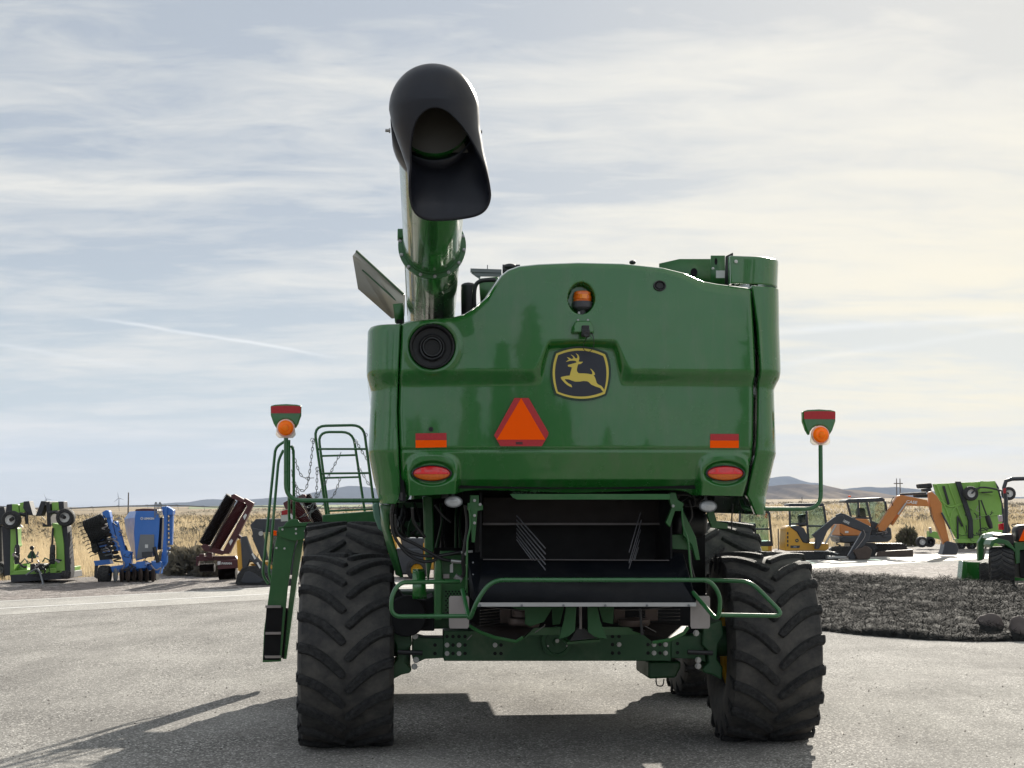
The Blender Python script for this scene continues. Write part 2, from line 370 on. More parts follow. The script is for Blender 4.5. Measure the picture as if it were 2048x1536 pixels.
def split_build(b, name, mats, parent=None, **k):
    """one object per connected piece"""
    par = list(range(len(b.v)))
    def find(i):
        while par[i] != i: par[i] = par[par[i]]; i = par[i]
        return i
    for f in b.f:
        r = find(f[0])
        for i in f[1:]: par[find(i)] = r
    gr_ = {}
    for f, m_ in zip(b.f, b.m): gr_.setdefault(find(f[0]), []).append((f, m_))
    # merge pieces whose boxes overlap a lot (collars, washers)
    out = []
    for fl in gr_.values():
        ids = sorted({i for f, _ in fl for i in f}); mp = {i: n for n, i in enumerate(ids)}
        c = MB(); c.v = [b.v[i] for i in ids]; c.f = [tuple(mp[i] for i in f) for f, _ in fl]; c.m = [m_ for _, m_ in fl]; out.append(c.build(name, mats, parent, **k))
    return out
def tag(o, label=None, cat=None, group=None, kind=None):
    if label: o['label'] = label
    if cat: o['category'] = cat
    if group: o['group'] = group
    if kind: o['kind'] = kind
    return o
def thing(name, label, cat, loc=(0, 0, 0), rz=0, group=None):
    o = bpy.data.objects.new(name, None); COL.objects.link(o); o.location = loc; o.rotation_euler = (0, 0, rz); o.empty_display_size = .3
    return tag(o, label, cat, group)
def copy_tree(o, parent=None):
    c = o.copy(); COL.objects.link(c)
    if parent: c.parent = parent
    for ch in [x for x in COL.objects if x.parent == o]: copy_tree(ch, c)
    return c
def lettering(txt, size, fn, mt, parent, name='lettering', depth=.002, bold=0.0, shear=0.):
    """flat raised letters; fn maps text plane (u, v) -> local point"""
    cu = bpy.data.curves.new('tmp', 'FONT'); cu.body = txt; cu.size = size; cu.offset = bold; cu.align_x = 'CENTER'; cu.align_y = 'CENTER'; cu.shear = shear; cu.resolution_u = 3
    ob = bpy.data.objects.new('tmp', cu); COL.objects.link(ob); bpy.context.view_layer.update()
    me = bpy.data.meshes.new_from_object(ob); bpy.data.objects.remove(ob)
    for v in me.vertices: v.co = Vector(fn(v.co.x, v.co.y))
    me.materials.clear(); me.materials.append(M[mt]); me.name = name
    o = bpy.data.objects.new(name, me); COL.objects.link(o); o.parent = parent; return o
def np_mesh(name, verts, tris, mt, tint=None, parent=None):
    me = bpy.data.meshes.new(name); nv, nf = len(verts), len(tris)
    me.vertices.add(nv); me.vertices.foreach_set('co', verts.astype(np.float32).ravel())
    me.loops.add(nf * 3); me.loops.foreach_set('vertex_index', tris.astype(np.int32).ravel())
    me.polygons.add(nf); me.polygons.foreach_set('loop_start', np.arange(0, nf * 3, 3, dtype=np.int32))
    me.update(calc_edges=True); me.materials.append(M[mt])
    if tint is not None:
        a = me.attributes.new('tint', 'FLOAT', 'POINT'); a.data.foreach_set('value', tint.astype(np.float32))
    o = bpy.data.objects.new(name, me); COL.objects.link(o)
    if parent: o.parent = parent
    return o
def blades(base, h, w, lean, tint, n_each=1, spread=0., bend=None):
    """one upright or leaning triangle per row: base Nx3, h, w, lean Nx2"""
    N = len(base); a = RNG.uniform(0, 2 * PI, N); dx = np.stack([np.cos(a), np.sin(a), np.zeros(N)], 1) * (w / 2)[:, None]
    tip = base + np.concatenate([lean, h[:, None]], 1)
    v = np.stack([base - dx, base + dx, tip], 1).reshape(-1, 3); tr = np.arange(N * 3).reshape(-1, 3)
    return v, tr, np.repeat(tint, 3)
# ================================================================ ground, road, terrain
AL = R_(44.3); RD = Vector((math.sin(AL), math.cos(AL), 0)); RN = Vector((-math.cos(AL), math.sin(AL), 0))
def off(p): return p.dot(RN)
OF, OW, ON = off(G(0, 1202)), off(G(0, 1218)), off(G(1615, 1138))
def azpx(x, y): return 1024 + FPX * x / max(y, 1.0)
def terrain(x, y):
    """gentle range land: level near the yard, falling to the left, rising to the right"""
    o = -x * math.cos(AL) + y * math.sin(AL) - OF
    d = max(o - 14.0, 0.0); a = min(max((azpx(x, y) - 350) / 1150, -.35), 1.25) if y > 1 else 0
    s = min(d / 600.0, 1.0); s = s * s * (3 - 2 * s)
    z = (-3.3 + 6.2 * a) * s
    z += (.35 * math.sin(x * .031 + 1) * math.sin(y * .023) + .5 * math.sin(x * .011 + y * .017)) * min(d / 120, 1)
    if y > 1500: z -= (y - 1500) * .004
    return z - .012
def sinh_axis(lo, hi, n, s): 
    a, b = math.asinh(lo / s), math.asinh(hi / s); return [s * math.sinh(a + (b - a) * i / (n - 1)) for i in range(n)]
xs = sinh_axis(-14000, 14000, 200, 18); ys = sinh_axis(-9000, 15000, 230, 18)
g = MB(); g.v = [(x, y, terrain(x, y)) for y in ys for x in xs]; nx_ = len(xs)
g.f = [(j * nx_ + i, j * nx_ + i + 1, (j + 1) * nx_ + i + 1, (j + 1) * nx_ + i) for j in range(len(ys) - 1) for i in range(nx_ - 1)]; g.m = [0] * len(g.f)
gr = g.build('ground', 'soil'); tag(gr, kind='structure')
def strip(name, o0, o1, t0, t1, z, mt, kind='structure'):
    b = MB(); n = 60; vs = []
    for i in range(n + 1):
        tt = t0 + (t1 - t0) * i / n
        for o_ in (o0, o1): p = RD * tt + RN * o_; vs.append((p.x, p.y, z))
    b.add(vs, [(2 * i, 2 * i + 1, 2 * i + 3, 2 * i + 2) for i in range(n)]); o = b.build(name, mt); tag(o, kind=kind); return o
strip('road', ON, OF, -150, 300, .008, 'road')
strip('parking_lot', ON - 90, ON, -150, 300, .004, 'asphalt')
wl = strip('road_edge_line', OW - .07, OW + .07, -150, 300, .012, 'line')
strip('road_far_edge_line', OF - .32, OF - .22, -150, 300, .012, 'line')
strip('road_centre_line', ON + .30, ON + .40, G(1500, 1140).dot(RD), 300, .012, 'line_y')
def gpoly(name, pts, z, mt):
    b = MB(); vs = [(p.x, p.y, z) for p in (G(*q) for q in pts)]; b.add(vs, [tuple(range(len(vs)))]); o = b.build(name, mt); tag(o, kind='structure'); return o
gpoly('gravel_verge', [(-1500, 1290), (-400, 1226), (1620, 1124), (3400, 1033), (3400, 1028), (2600, 1062), (2048, 1085), (1700, 1092), (0, 1161), (-1500, 1222)], .0, 'gravel')
gpoly('gravel_bed', [(1450, 1146), (1490, 1262), (1640, 1262), (1720, 1270), (1850, 1280), (1950, 1283), (2100, 1281), (2400, 1270), (2600, 1112), (2100, 1119), (1700, 1136)], .010, 'gravel')
# juniper ground cover
JP = [(1500, 1235), (1560, 1256), (1640, 1262), (1720, 1271), (1850, 1281), (1950, 1285), (2100, 1283), (2300, 1270), (2300, 1196), (2048, 1183), (1900, 1176), (1800, 1170), (1640, 1160), (1560, 1160), (1500, 1185)]
jp = [G(*q) for q in JP]; jx = np.array([p.x for p in jp]); jy = np.array([p.y for p in jp])
def inside(x, y):
    c = np.zeros(len(x), bool); n = len(jx)
    for i in range(n):
        j = (i - 1) % n; cond = ((jy[i] > y) != (jy[j] > y)) & (x < (jx[j] - jx[i]) * (y - jy[i]) / (jy[j] - jy[i] + 1e-12) + jx[i]); c ^= cond
    return c
def edist(x, y):
    d = np.full(len(x), 1e9); n = len(jx)
    for i in range(n):
        j = (i + 1) % n; ax, ay, bx, by = jx[i], jy[i], jx[j], jy[j]; L = (bx - ax) ** 2 + (by - ay) ** 2
        tt = np.clip(((x - ax) * (bx - ax) + (y - ay) * (by - ay)) / L, 0, 1); d = np.minimum(d, np.hypot(x - ax - tt * (bx - ax), y - ay - tt * (by - ay)))
    return d
def jh(x, y):
    e = np.clip(edist(x, y) / .8, 0, 1); b = .30 * np.sqrt(e)
    return b * (.8 + .28 * np.sin(x * 1.9 + 1.3 * np.sin(y * 1.1)) * np.sin(y * 1.3 + .7 * np.sin(x * .9)) + .22 * np.sin(x * 6.1 + 2 * np.sin(y * 3.7)) * np.sin(y * 5.3 + 1.5 * np.sin(x * 4.1)) + .10 * np.sin(x * 17 + y * 9) * np.sin(y * 13))
N = 420000; x = RNG.uniform(jx.min(), jx.max(), N); y = RNG.uniform(jy.min(), jy.max(), N); k = inside(x, y); x, y = x[k], y[k]
px_ = 1024 + FPX * x / y; k = px_ < 2160; x, y = x[k], y[k]; n = len(x); h = jh(x, y)
z = h * RNG.uniform(.25, 1., n); base = np.stack([x, y, z], 1); a = RNG.uniform(0, 2 * PI, n) + .9 * np.sin(x * 1.1) ; L = RNG.uniform(.06, .22, n)
lean = np.stack([np.cos(a) * L, np.sin(a) * L * .7], 1)
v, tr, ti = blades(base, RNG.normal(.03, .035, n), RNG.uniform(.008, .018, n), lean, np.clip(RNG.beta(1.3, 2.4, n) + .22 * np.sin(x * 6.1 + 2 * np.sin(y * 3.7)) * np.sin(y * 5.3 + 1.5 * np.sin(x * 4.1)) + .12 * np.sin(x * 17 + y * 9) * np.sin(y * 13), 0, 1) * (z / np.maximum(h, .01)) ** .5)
gx, gy = np.meshgrid(np.linspace(jx.min(), jx.max(), 160), np.linspace(jy.min(), jy.max(), 110)); fx, fy = gx.ravel(), gy.ravel(); ins = inside(fx, fy)
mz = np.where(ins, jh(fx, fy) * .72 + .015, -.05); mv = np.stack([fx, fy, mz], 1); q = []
for j in range(109):
    for i in range(159):
        a_ = j * 160 + i
        if ins[a_] or ins[a_ + 1] or ins[a_ + 160] or ins[a_ + 161]: q += [(a_, a_ + 1, a_ + 161), (a_, a_ + 161, a_ + 160)]
q = np.array(q) + len(v)
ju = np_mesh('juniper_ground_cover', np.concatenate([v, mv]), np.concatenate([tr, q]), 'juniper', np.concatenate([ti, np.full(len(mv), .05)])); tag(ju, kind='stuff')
# boulders at the bed edge
def boulder(px, py, w, h, seed, label):
    rnd = random.Random(seed); p = G(px, py); b = MB(); b.ell((0, 0, h * .22), (w / 2, w * .42, h * .6), 26, 16)
    b.v = [(Vector(q) * (1 + .16 * math.sin(q[0] * 9 + seed) * math.sin(q[2] * 11 + seed * 2) + .09 * math.sin(q[1] * 17 + q[0] * 13 + q[2] * 9) + .04 * math.sin(q[0] * 41) * math.sin(q[2] * 37)))[:] for q in b.v]
    o = b.build('boulder', 'rock', ang=50); o.location = p; tag(o, label, 'boulder', 'boulders at the edge of the planting bed')
boulder(1985, 1272, .46, .42, 3, 'rounded pinkish boulder at the edge of the juniper bed, the left of the two')
boulder(2050, 1278, .48, .48, 5, 'grey boulder half out of frame at the right edge of the juniper bed')

# loose chips lying on the asphalt
N = 900; Yl = RNG.uniform(11.2, 24, N); Xl = (RNG.uniform(-60, 2110, N) - 1024) / FPX * Yl; sz = RNG.uniform(.004, .013, N)
ct = np.stack([Xl, Yl, np.full(N, .006)], 1); tv = np.array([[1, 0, 0], [-.5, .87, 0], [-.6, -.8, 0], [0, .1, 1.]]); rv = tv[None] * sz[:, None, None] * RNG.uniform(.6, 1.3, (N, 4, 3)) + ct[:, None]
tf = np.array([[0, 1, 3], [1, 2, 3], [2, 0, 3]])[None] + np.arange(N)[:, None, None] * 4
lc = np_mesh('loose_stone_chips', rv.reshape(-1, 3), tf.reshape(-1, 3), 'bark'); tag(lc, kind='stuff')
# dry grass: tall golden grass along the verge, thinning into range land
def scatter(N, y0, y1, pw):
    u = RNG.random(N); Y = y0 + (y1 - y0) * u ** pw; px = RNG.uniform(-120, 2170, N); X = (px - 1024) / FPX * Y; return X, Y
def grass(N, y0, y1, pw, hh, ww, dmin, tl, th):
    X, Y = scatter(N, y0, y1, pw); dmin = 0; pxx = 1024 + FPX * X / Y; yb_ = np.interp(pxx, [-150, 0, 1700, 2200], [1167, 1161, 1092, 1083]); o = (Y - CAMZ * FPX / (yb_ - 1003)) * .9; k = o > .2; X, Y, o = X[k], Y[k], o[k]
    clump = np.sin(X * .9 + np.sin(Y * .6) * 2) * np.sin(Y * .7 + X * .35) ; k = RNG.random(len(X)) < .55 + .45 * clump; X, Y, o, clump = X[k], Y[k], o[k], clump[k]
    Z = np.array([terrain(a, b) for a, b in zip(X, Y)]); n = len(X); ramp = np.clip((o - dmin) / 1.5, .25, 1)
    H = hh * RNG.uniform(.4, 1.1, n) * (1 + .35 * clump) * ramp; ln = RNG.normal(0, .16, (n, 2)) * H[:, None]; ln[:, 0] -= .1 * H
    T = np.clip(RNG.uniform(tl, th, n) + .2 * np.sin(X * .23 + Y * .11), 0, 1)
    return blades(np.stack([X, Y, Z - .02], 1), H, ww * RNG.uniform(.6, 1.3, n) * (Y / 50), ln, T)
parts_ = [grass(170000, 36, 70, 1.3, .62, .020, 7.0, .25, 1.), grass(120000, 60, 140, 1.5, .42, .028, 7., .1, .85), grass(60000, 130, 400, 1.5, .5, .05, 7., 0., .7)]
V, T_, TI, o_ = [], [], [], 0
for v, tr, ti in parts_: V.append(v); T_.append(tr + o_); TI.append(ti); o_ += len(v)
dg = np_mesh('dry_grass', np.concatenate(V), np.concatenate(T_), 'grass', np.concatenate(TI)); tag(dg, kind='stuff')
# sagebrush scattered over the range
def shrub_tris(X, Y, Z, sz, per, tl, th):
    n = len(X); c = np.repeat(np.stack([X, Y, Z], 1), per, 0); s = np.repeat(sz, per); m = n * per
    a = RNG.uniform(0, 2 * PI, m); el = np.arccos(RNG.uniform(0, 1, m)); rr = RNG.uniform(.55, 1, m)
    d = np.stack([np.sin(el) * np.cos(a), np.sin(el) * np.sin(a), np.cos(el) * .75], 1); p = c + d * (s * rr)[:, None]
    e = RNG.normal(0, 1, (m, 3)); e2 = RNG.normal(0, 1, (m, 3)); k = (s * .22)[:, None]
    v = np.stack([p, p + e * k * .6, p + e2 * k * .5 + d * k], 1).reshape(-1, 3)
    ti = np.repeat(np.clip(np.repeat(RNG.uniform(tl, th, n), per) + RNG.normal(0, .12, m), 0, 1), 3); return v, np.arange(m * 3).reshape(-1, 3), ti
X, Y = scatter(6500, 62, 620, 1.5); o = -X * math.cos(AL) + Y * math.sin(AL) - OF; k = o > 24; X, Y = X[k], Y[k]
k = np.sin(X * .05 + Y * .021) + np.sin(Y * .05) + RNG.uniform(-1.2, 1.2, len(X)) > -.3; X, Y = X[k], Y[k]
Z = np.array([terrain(a, b) for a, b in zip(X, Y)]); v, tr, ti = shrub_tris(X, Y, Z, RNG.uniform(.22, .6, len(X)) * (1 + Y / 400), 32, 0., .9)
sg = np_mesh('sagebrush_scrub', v, tr, 'sage', ti); tag(sg, kind='stuff')
# individual bushes by the verge
def bush(px, py, w, h, label, tl, th, seed):
    p = G(px, py); n = 1; v, tr, ti = shrub_tris(np.array([0.]), np.array([0.]), np.array([h * .1]), np.array([1.]), 1500, tl, th)
    v = v * np.array([w / 2, w * .4, h * 1.1]); v[:, 2] *= 1.0
    root = thing('sagebrush_bush', label, 'bush', p); np_mesh('foliage', v, tr, 'sage', ti, root)
    b = MB(); rnd = random.Random(seed)
    for i in range(26):
        a = rnd.uniform(0, 2 * PI); r = rnd.uniform(.3, 1.02); e = Vector((math.cos(a) * w / 2 * r, math.sin(a) * w * .4 * r, h * rnd.uniform(.4, 1.0)))
        b.tube(cr([(0, 0, -.02), e * .5 + Vector((0, 0, .1 * h)), e], 3), [.018, .015, .013, .011, .009, .008, .006], 4)
    b.build('stem', 'bark', root); return root
bush(1815, 1092, 1.05, .85, 'dark green-brown sagebrush bush behind the orange excavator boom', .0, .35, 1)
bush(385, 1150, 1.5, .8, 'brown tangled bush beside the blue seeder, left of the maroon roller', .35, 1., 2)
bush(343, 1146, .9, .75, 'small pale bush right up against the blue seeder', .3, .9, 3)
bush(420, 1153, .8, .5, 'low dark bush under the raised maroon roller wing', .0, .4, 4)

# hills
def ridge(name, pts, Y0, depth, seed, base=-40, mt='hill_far'):
    """ridge line surveyed from the photograph, built as a real range with slopes on both sides"""
    pts = [(px, P(px, py, Y0).z) for px, py in pts]; nx, ny = 220, 46; b = MB()
    xsr = np.linspace(pts[0][0], pts[-1][0], nx); zs = np.interp(xsr, [p[0] for p in pts], [p[1] for p in pts])
    rs = np.random.default_rng(seed); f = sum(rs.normal(0, 1) * np.sin(xsr * .01 * (k + 1) * 1.7 + rs.uniform(0, 6)) / (k + 1) for k in range(9)); zs = zs + f * Y0 * .0006
    for j in range(ny):
        s = (j / (ny - 1)) * 2 - 1; prof = (1 - abs(s)) ** 1.15
        for i in range(nx):
            yy = Y0 + s * depth; sp = math.sin(i * .37 + 5 * s + seed) * .10 + math.sin(i * .91 + seed * 2 + 9 * s) * .05
            w = prof * (1 + sp * (1 - prof) * 2.2); b.v.append(((xsr[i] - 1024) / FPX * Y0, yy, base + (zs[i] - base) * max(w, 0)))
    b.f = [(j * nx + i, j * nx + i + 1, (j + 1) * nx + i + 1, (j + 1) * nx + i) for j in range(ny - 1) for i in range(nx - 1)]; b.m = [0] * len(b.f)
    o = b.build(name, mt, ang=180); tag(o, kind='structure'); return o
ridge('hills', [(-400, 1030), (300, 1014), (430, 1001), (500, 998), (560, 990), (620, 984), (700, 974), (740, 976), (800, 986), (900, 998), (1000, 1012)], 9500, 1800, 3)
ridge('hills', [(1100, 1008), (1300, 985), (1450, 972), (1540, 957), (1575, 950), (1600, 958), (1650, 972), (1720, 990), (1800, 1004)], 10500, 1800, 4)
ridge('hills', [(1600, 1004), (1680, 976), (1740, 973), (1790, 974), (1850, 982), (1930, 987), (2048, 992), (2300, 1000), (2500, 1010)], 8500, 1500, 5)
ridge('hills', [(1200, 1006), (1400, 985), (1530, 974), (1600, 964), (1640, 965), (1690, 976), (1760, 990), (1840, 1000), (1900, 1008)], 4200, 1200, 6, mt='hill')
# green field strip far left
b = MB(); vs = []
for i in range(31):
    px = 380 + i * 22
    for yy in (760, 1400): x_ = (px - 1024) / FPX * yy; vs.append((x_, yy, terrain(x_, yy) + (.5 if yy > 1000 else .2)))
b.add(vs, [(2 * i, 2 * i + 1, 2 * i + 3, 2 * i + 2) for i in range(30)]); tag(b.build('far_green_field', 'field'), kind='structure')

# trees behind the yard (they face the machine and show in its paint)
def treeline():
    V, T_, TI, o_ = [], [], [], 0
    for (x0, y0, h, r) in [(5.4, -25, 10.5, 1.7), (4.0, -29, 7.5, 1.9), (7.0, -27, 6.0, 1.9), (9.2, -33, 5.5, 1.9), (2.0, -34, 6.5, 2.0), (-1, -38, 5.0, 2.2), (24, -30, 12, 1.8), (27, -31, 13, 1.8), (-22, -34, 10, 3), (-30, -40, 12, 3), (-4, -60, 6, 3)] + [(-60 + i * 9.3, -95 - (i * 37) % 17, 6.5 + (i * 7) % 4, 4.6) for i in range(18)]:
        n = 2600; u = RNG.random(n) ** 1.3; a = RNG.uniform(0, 2 * PI, n); rr = r * (1 - u) * RNG.uniform(.55, 1.1, n) * (1 + .2 * np.sin(u * 40))
        p = np.stack([x0 + rr * np.cos(a), y0 + rr * np.sin(a), .6 + u * (h - .6)], 1)
        v = np.stack([p, p + RNG.normal(0, .28, (n, 3)), p + RNG.normal(0, .28, (n, 3))], 1).reshape(-1, 3); V.append(v); T_.append(np.arange(n * 3).reshape(-1, 3) + o_); TI.append(np.repeat(RNG.random(n), 3)); o_ += len(v)
        b = MB(); b.tube([(0, 0, 0), (0, 0, h * .5), (0, 0, h * .97)], [.2, .12, .02], 6)
        vs = np.array(b.v) + np.array([x0, y0, 0]); fs = [(f[0], f[i], f[i + 1]) for f in b.f for i in range(1, len(f) - 1)]
        V.append(vs); T_.append(np.array(fs) + o_); TI.append(np.zeros(len(vs))); o_ += len(vs)
    o = np_mesh('tree_line', np.concatenate(V), np.concatenate(T_), 'tree', np.concatenate(TI)); tag(o, kind='stuff')
treeline()
# ================================================================ combine harvester
CL = Vector((0.374, 13.07, 0)); CRZ = R_(5)
combine = thing('combine_harvester', 'huge green combine harvester seen from behind, black auger spout raised, standing on the asphalt lot', 'combine harvester', CL, CRZ)
CMI = (Matrix.Translation(CL) @ Matrix.Rotation(CRZ, 4, 'Z')).inverted()
KO = CMI @ CO; KR = CMI.to_3x3()
def K(px, py, yl):
    d = KR @ ray(px, py); return KO + d * ((yl - KO.y) / d.y)
def KX(px, py, xl):
    d = KR @ ray(px, py); return KO + d * ((xl - KO.x) / d.x)
def build(b, name, mt, parent=combine, **k):
    if name in SPLIT: return split_build(b, name, mt, parent, **k)[0]
    return b.build(name, mt, parent, **k)
SPLIT = {'tailboard_brace','spreader_disc','steering_knuckle','axle_end','spreader_vane','bolt','brace_bolt','bracket_bolt','spreader_rim','spring_tine','guide_fin','rivet','spreader_hub','dark_backing','inner_bracket','gap_dark_strip','hose_fitting','tie_rod','flange_bolt','pivot_bolt','platform_bolt','tread_strip','tread_opening','panel_bolt','filler_cap','radiator_bar','clamp_bolt','slot','cab_window','front_axle','air_cleaner','bolt_hole'}
def sm(t):
    t = np.clip(t, 0, 1); return t * t * (3 - 2 * t)

# ---- rear hood panel
YH = -1.5
topc = [(803, 646), (815, 641), (905, 634), (930, 627), (950, 614), (975, 592), (990, 568), (1004, 549), (1018, 538), (1040, 530), (1080, 526), (1160, 523), (1250, 525), (1330, 533), (1372, 543), (1412, 560), (1440, 565), (1508, 573)]
botc = [(803, 992), (850, 990), (915, 987), (935, 982), (965, 979), (1160, 986), (1365, 979), (1395, 983), (1410, 990), (1500, 992)]
lefc = [(640, 803), (750, 798), (820, 796), (900, 799), (960, 801), (1000, 806)]
rigc = [(560, 1508), (650, 1513), (740, 1517), (800, 1518), (880, 1517), (920, 1514), (960, 1505), (1000, 1497)]
NX, NZ = 400, 250
U = np.linspace(0, 1, NX); Vv = np.linspace(0, 1, NZ); U = U + 0; UU, VV = np.meshgrid(U, Vv)
xm = 803 + UU * (1508 - 803)
yt = np.interp(xm, [p[0] for p in topc], [p[1] for p in topc]); yb = np.interp(xm, [p[0] for p in botc], [p[1] for p in botc])
k_ = np.array([.25, .5, .25])
py = yb + (yt - yb) * VV
xl = np.interp(py, [p[0] for p in lefc], [p[1] for p in lefc]); xr = np.interp(py, [p[0] for p in rigc], [p[1] for p in rigc])
px = xl + (xr - xl) * UU
def hood_depth(px, py, edges=True):
    """metres towards +y (away from the rear), measured over the surveyed face"""
    d = .055 * ((px - 1160) / 360.) ** 2 + .02 * np.clip((690 - py) / 160., 0, 1) ** 2
    dx = np.abs(px - 1165)
    h1 = sm((100 - dx) / 38.); h2 = sm((84 - dx) / 20.) * (1 - .12 * (dx / 70) ** 2)
    y1 = 737 + .002 * dx - 58 * h1; y2 = 770 + .004 * dx - 78 * h2
    lower = sm((py - y1) / np.maximum(y2 - y1, 6)); d = d + .075 * lower
    d = d + .012 * np.exp(-((py - 899) / 3.2) ** 2)
    low = np.clip(py - 902, 0, None); d = d + .0011 * low + .0040 * np.clip(py - 958, 0, None)
    for cx in (866, 1457):
        rx = np.abs(px - cx) / 52.; ry = np.abs(py - 946) / 40.; ry = np.where(py > 946, ry * .93, ry)
        se = (rx ** 3.2 + ry ** 3.2) ** (1 / 3.2); bo = sm((1.12 - se) / .22)
        skirt = sm((1.10 - rx) / .22) * (py > 946)
        body = np.maximum(bo, skirt); out = .0011 * low + .0040 * np.clip(py - 958, 0, None) + .007
        d = d - out * body + .004 * np.clip(py - 962, 0, 40) * skirt * .35
        ri = ((px - cx) / 42.) ** 2 + ((py - 946) / 24.) ** 2; d = d + .028 * sm((1.25 - ri) / .5)
    # beacon niche
    rx = (px - 1163) / (28. - .06 * np.clip(600 - py, 0, 40)); ry = (py - 596) / 33.; rr = np.sqrt(rx ** 2 + ry ** 2); d = d + .10 * sm((1.0 - rr) / .16)
    # round intake bowl
    rr = np.hypot(px - 865, (py - 692)); d = d + .10 * sm((46 - rr) / 3.) - .012 * np.exp(-((rr - 52) / 5.) ** 2)
    # dimple
    rr = np.hypot((px - 1342) / 25., (py - 662) / 26.); d = d + .0022 * sm((1 - rr) / .3) * sm((py - 640) / 40.)
    return d
dep = hood_depth(px, py)
ed = np.minimum(np.minimum((px - xl), (xr - px)), (py - yt) * np.interp(px, [1330, 1400, 1500], [.9, .42, .38])); ed = np.clip(ed, 0, 12) / 12.; rnd_ = (1 - np.sqrt(1 - (1 - ed) ** 2)) * .045
dep = dep + rnd_
hb = MB(); pts3 = np.zeros((NZ, NX, 3))
Kc = KR @ ray(0, 0); Kdx = (KR @ ray(1, 0)) - Kc; Kdy = (KR @ ray(0, 1)) - Kc
def Knp(px, py, yl):
    D = [Kc[i] + Kdx[i] * px + Kdy[i] * py for i in range(3)]; s = (yl - KO[1]) / D[1]; return np.stack([KO[i] + D[i] * s for i in range(3)], -1)
pts3 = Knp(px, py, YH); pts3[..., 1] = YH + dep
vs = pts3.reshape(-1, 3).tolist()
fs = [(j * NX + i, j * NX + i + 1, (j + 1) * NX + i + 1, (j + 1) * NX + i) for j in range(NZ - 1) for i in range(NX - 1)]
# returns: top surface running forward, side and bottom lips
def lip(idx, dv):
    global vs, fs
    o = len(vs); prev = list(idx)
    for st in dv:
        cur = list(range(len(vs), len(vs) + len(idx)))
        for i in idx: p = vs[i]; vs.append([p[0] + st[0], p[1] + st[1], p[2] + st[2]])
        fs += [(prev[i], prev[i + 1], cur[i + 1], cur[i]) for i in range(len(idx) - 1)]; prev = cur
lip([(NZ - 1) * NX + i for i in range(NX)], [(0, .06, .012), (0, .30, .03), (0, .75, .03)])
lip([j * NX for j in range(NZ)], [(0.005, .10, 0)]); lip([j * NX + NX - 1 for j in range(NZ)], [(-.005, .10, 0)]); lip(list(range(NX)), [(0, .05, .0), (0, .07, .03)])
hb.add(vs, fs); hood = build(hb, 'rear_hood', 'green', ang=60); hood['label'] = 'glossy green moulded rear hood with raised band round the emblem'
def on_hood(px, py, lift=.003):
    d = float(hood_depth(np.array(float(px)), np.array(float(py)))); p = K(px, py, YH); return Vector((p.x, YH + d - lift, p.z))
def patch(poly, lift, name, mt, parent=hood, sub=None, thick=.002):
    """thin sheet bonded to the hood, following its face"""
    b = MB(); n = len(poly); f = [on_hood(x, y, lift + thick) for x, y in poly]; bk = [on_hood(x, y, lift) for x, y in poly]
    b.add(f + bk, [tuple(range(n))] + [(i, (i + 1) % n, n + (i + 1) % n, n + i) for i in range(n)]); return b.build(name, mt, parent, ang=40)
# reflectors
z3 = lambda x, y: (720 + x / 3.49, 600 + y / 3.49)
patch([z3(390, 926), z3(607, 924), z3(608, 972), z3(390, 972)], .003, 'red_reflector', 'red')
patch([z3(390, 974), z3(608, 974), z3(609, 1024), z3(391, 1028)], .003, 'orange_reflector', 'orange')
z4 = lambda x, y: (1200 + x / 4.096, 760 + y / 4.096)
patch([z4(927, 437), z4(1165, 437), z4(1165, 489), z4(927, 489)], .003, 'red_reflector', 'red')
patch([z4(925, 491), z4(1166, 491), z4(1166, 552), z4(926, 552)], .003, 'orange_reflector', 'orange')
# slow moving vehicle triangle
sp_ = on_hood(1044, 850, 0); smvz = sp_.y - .018
def flatp(b, poly, y0, y1): b.prism([(K(x, y, YH).x, K(x, y, YH).z) for x, y in poly], y0, y1); return b
smv = flatp(MB(), [z3(1083, 680), z3(1183, 680), z3(1322, 922), z3(1318, 945), z3(1275, 1018), z3(985, 1018), z3(940, 942)], smvz, smvz - .003).build('warning_triangle', 'red', combine)
smv['label'] = 'orange triangle with dark red border on the rear hood'
flatp(MB(), [z3(1130, 681), z3(1300, 973), z3(958, 973)], smvz - .0035, smvz - .006).build('orange_triangle', 'orange', smv)
flatp(MB(), [z3(1092, 988), z3(1140, 988), z3(1140, 1006), z3(1092, 1006)], smvz - .0035, smvz - .005).build('maker_label', 'maroon', smv)
# emblem
ze = lambda x, y: (1095 + x / 12.19, 680 + y / 12.19)
def rounded(cs, ms):
    out = []
    for i in range(4):
        a, b_, m = Vector(cs[i]), Vector(cs[(i + 1) % 4]), Vector(ms[i]); q = 2 * m - (a + b_) / 2
        for j in range(14): s = j / 14; out.append(ze(*((1 - s) ** 2 * a + 2 * s * (1 - s) * q + s * s * b_)))
    return out
ye = on_hood(1163, 746, 0).y - .012
eo = rounded([(200, 265), (1480, 290), (1465, 1335), (200, 1315)], [(830, 130), (1578, 780), (840, 1470), (100, 780)])
yo = rounded([(240, 310), (1430, 330), (1425, 1300), (240, 1280)], [(830, 182), (1522, 780), (840, 1418), (148, 780)])
yi = rounded([(285, 350), (1385, 372), (1400, 1245), (275, 1245)], [(830, 240), (1465, 780), (840, 1365), (205, 780)])
emb = flatp(MB(), eo, ye + .008, ye).build('emblem', 'logo_green', combine); emb['label'] = 'round-cornered emblem with a leaping yellow deer'
flatp(MB(), yo, ye - .001, ye - .002).build('emblem_border', 'logo_yellow', emb)
flatp(MB(), yi, ye - .0025, ye - .0035).build('emblem_field', 'logo_dark', emb)
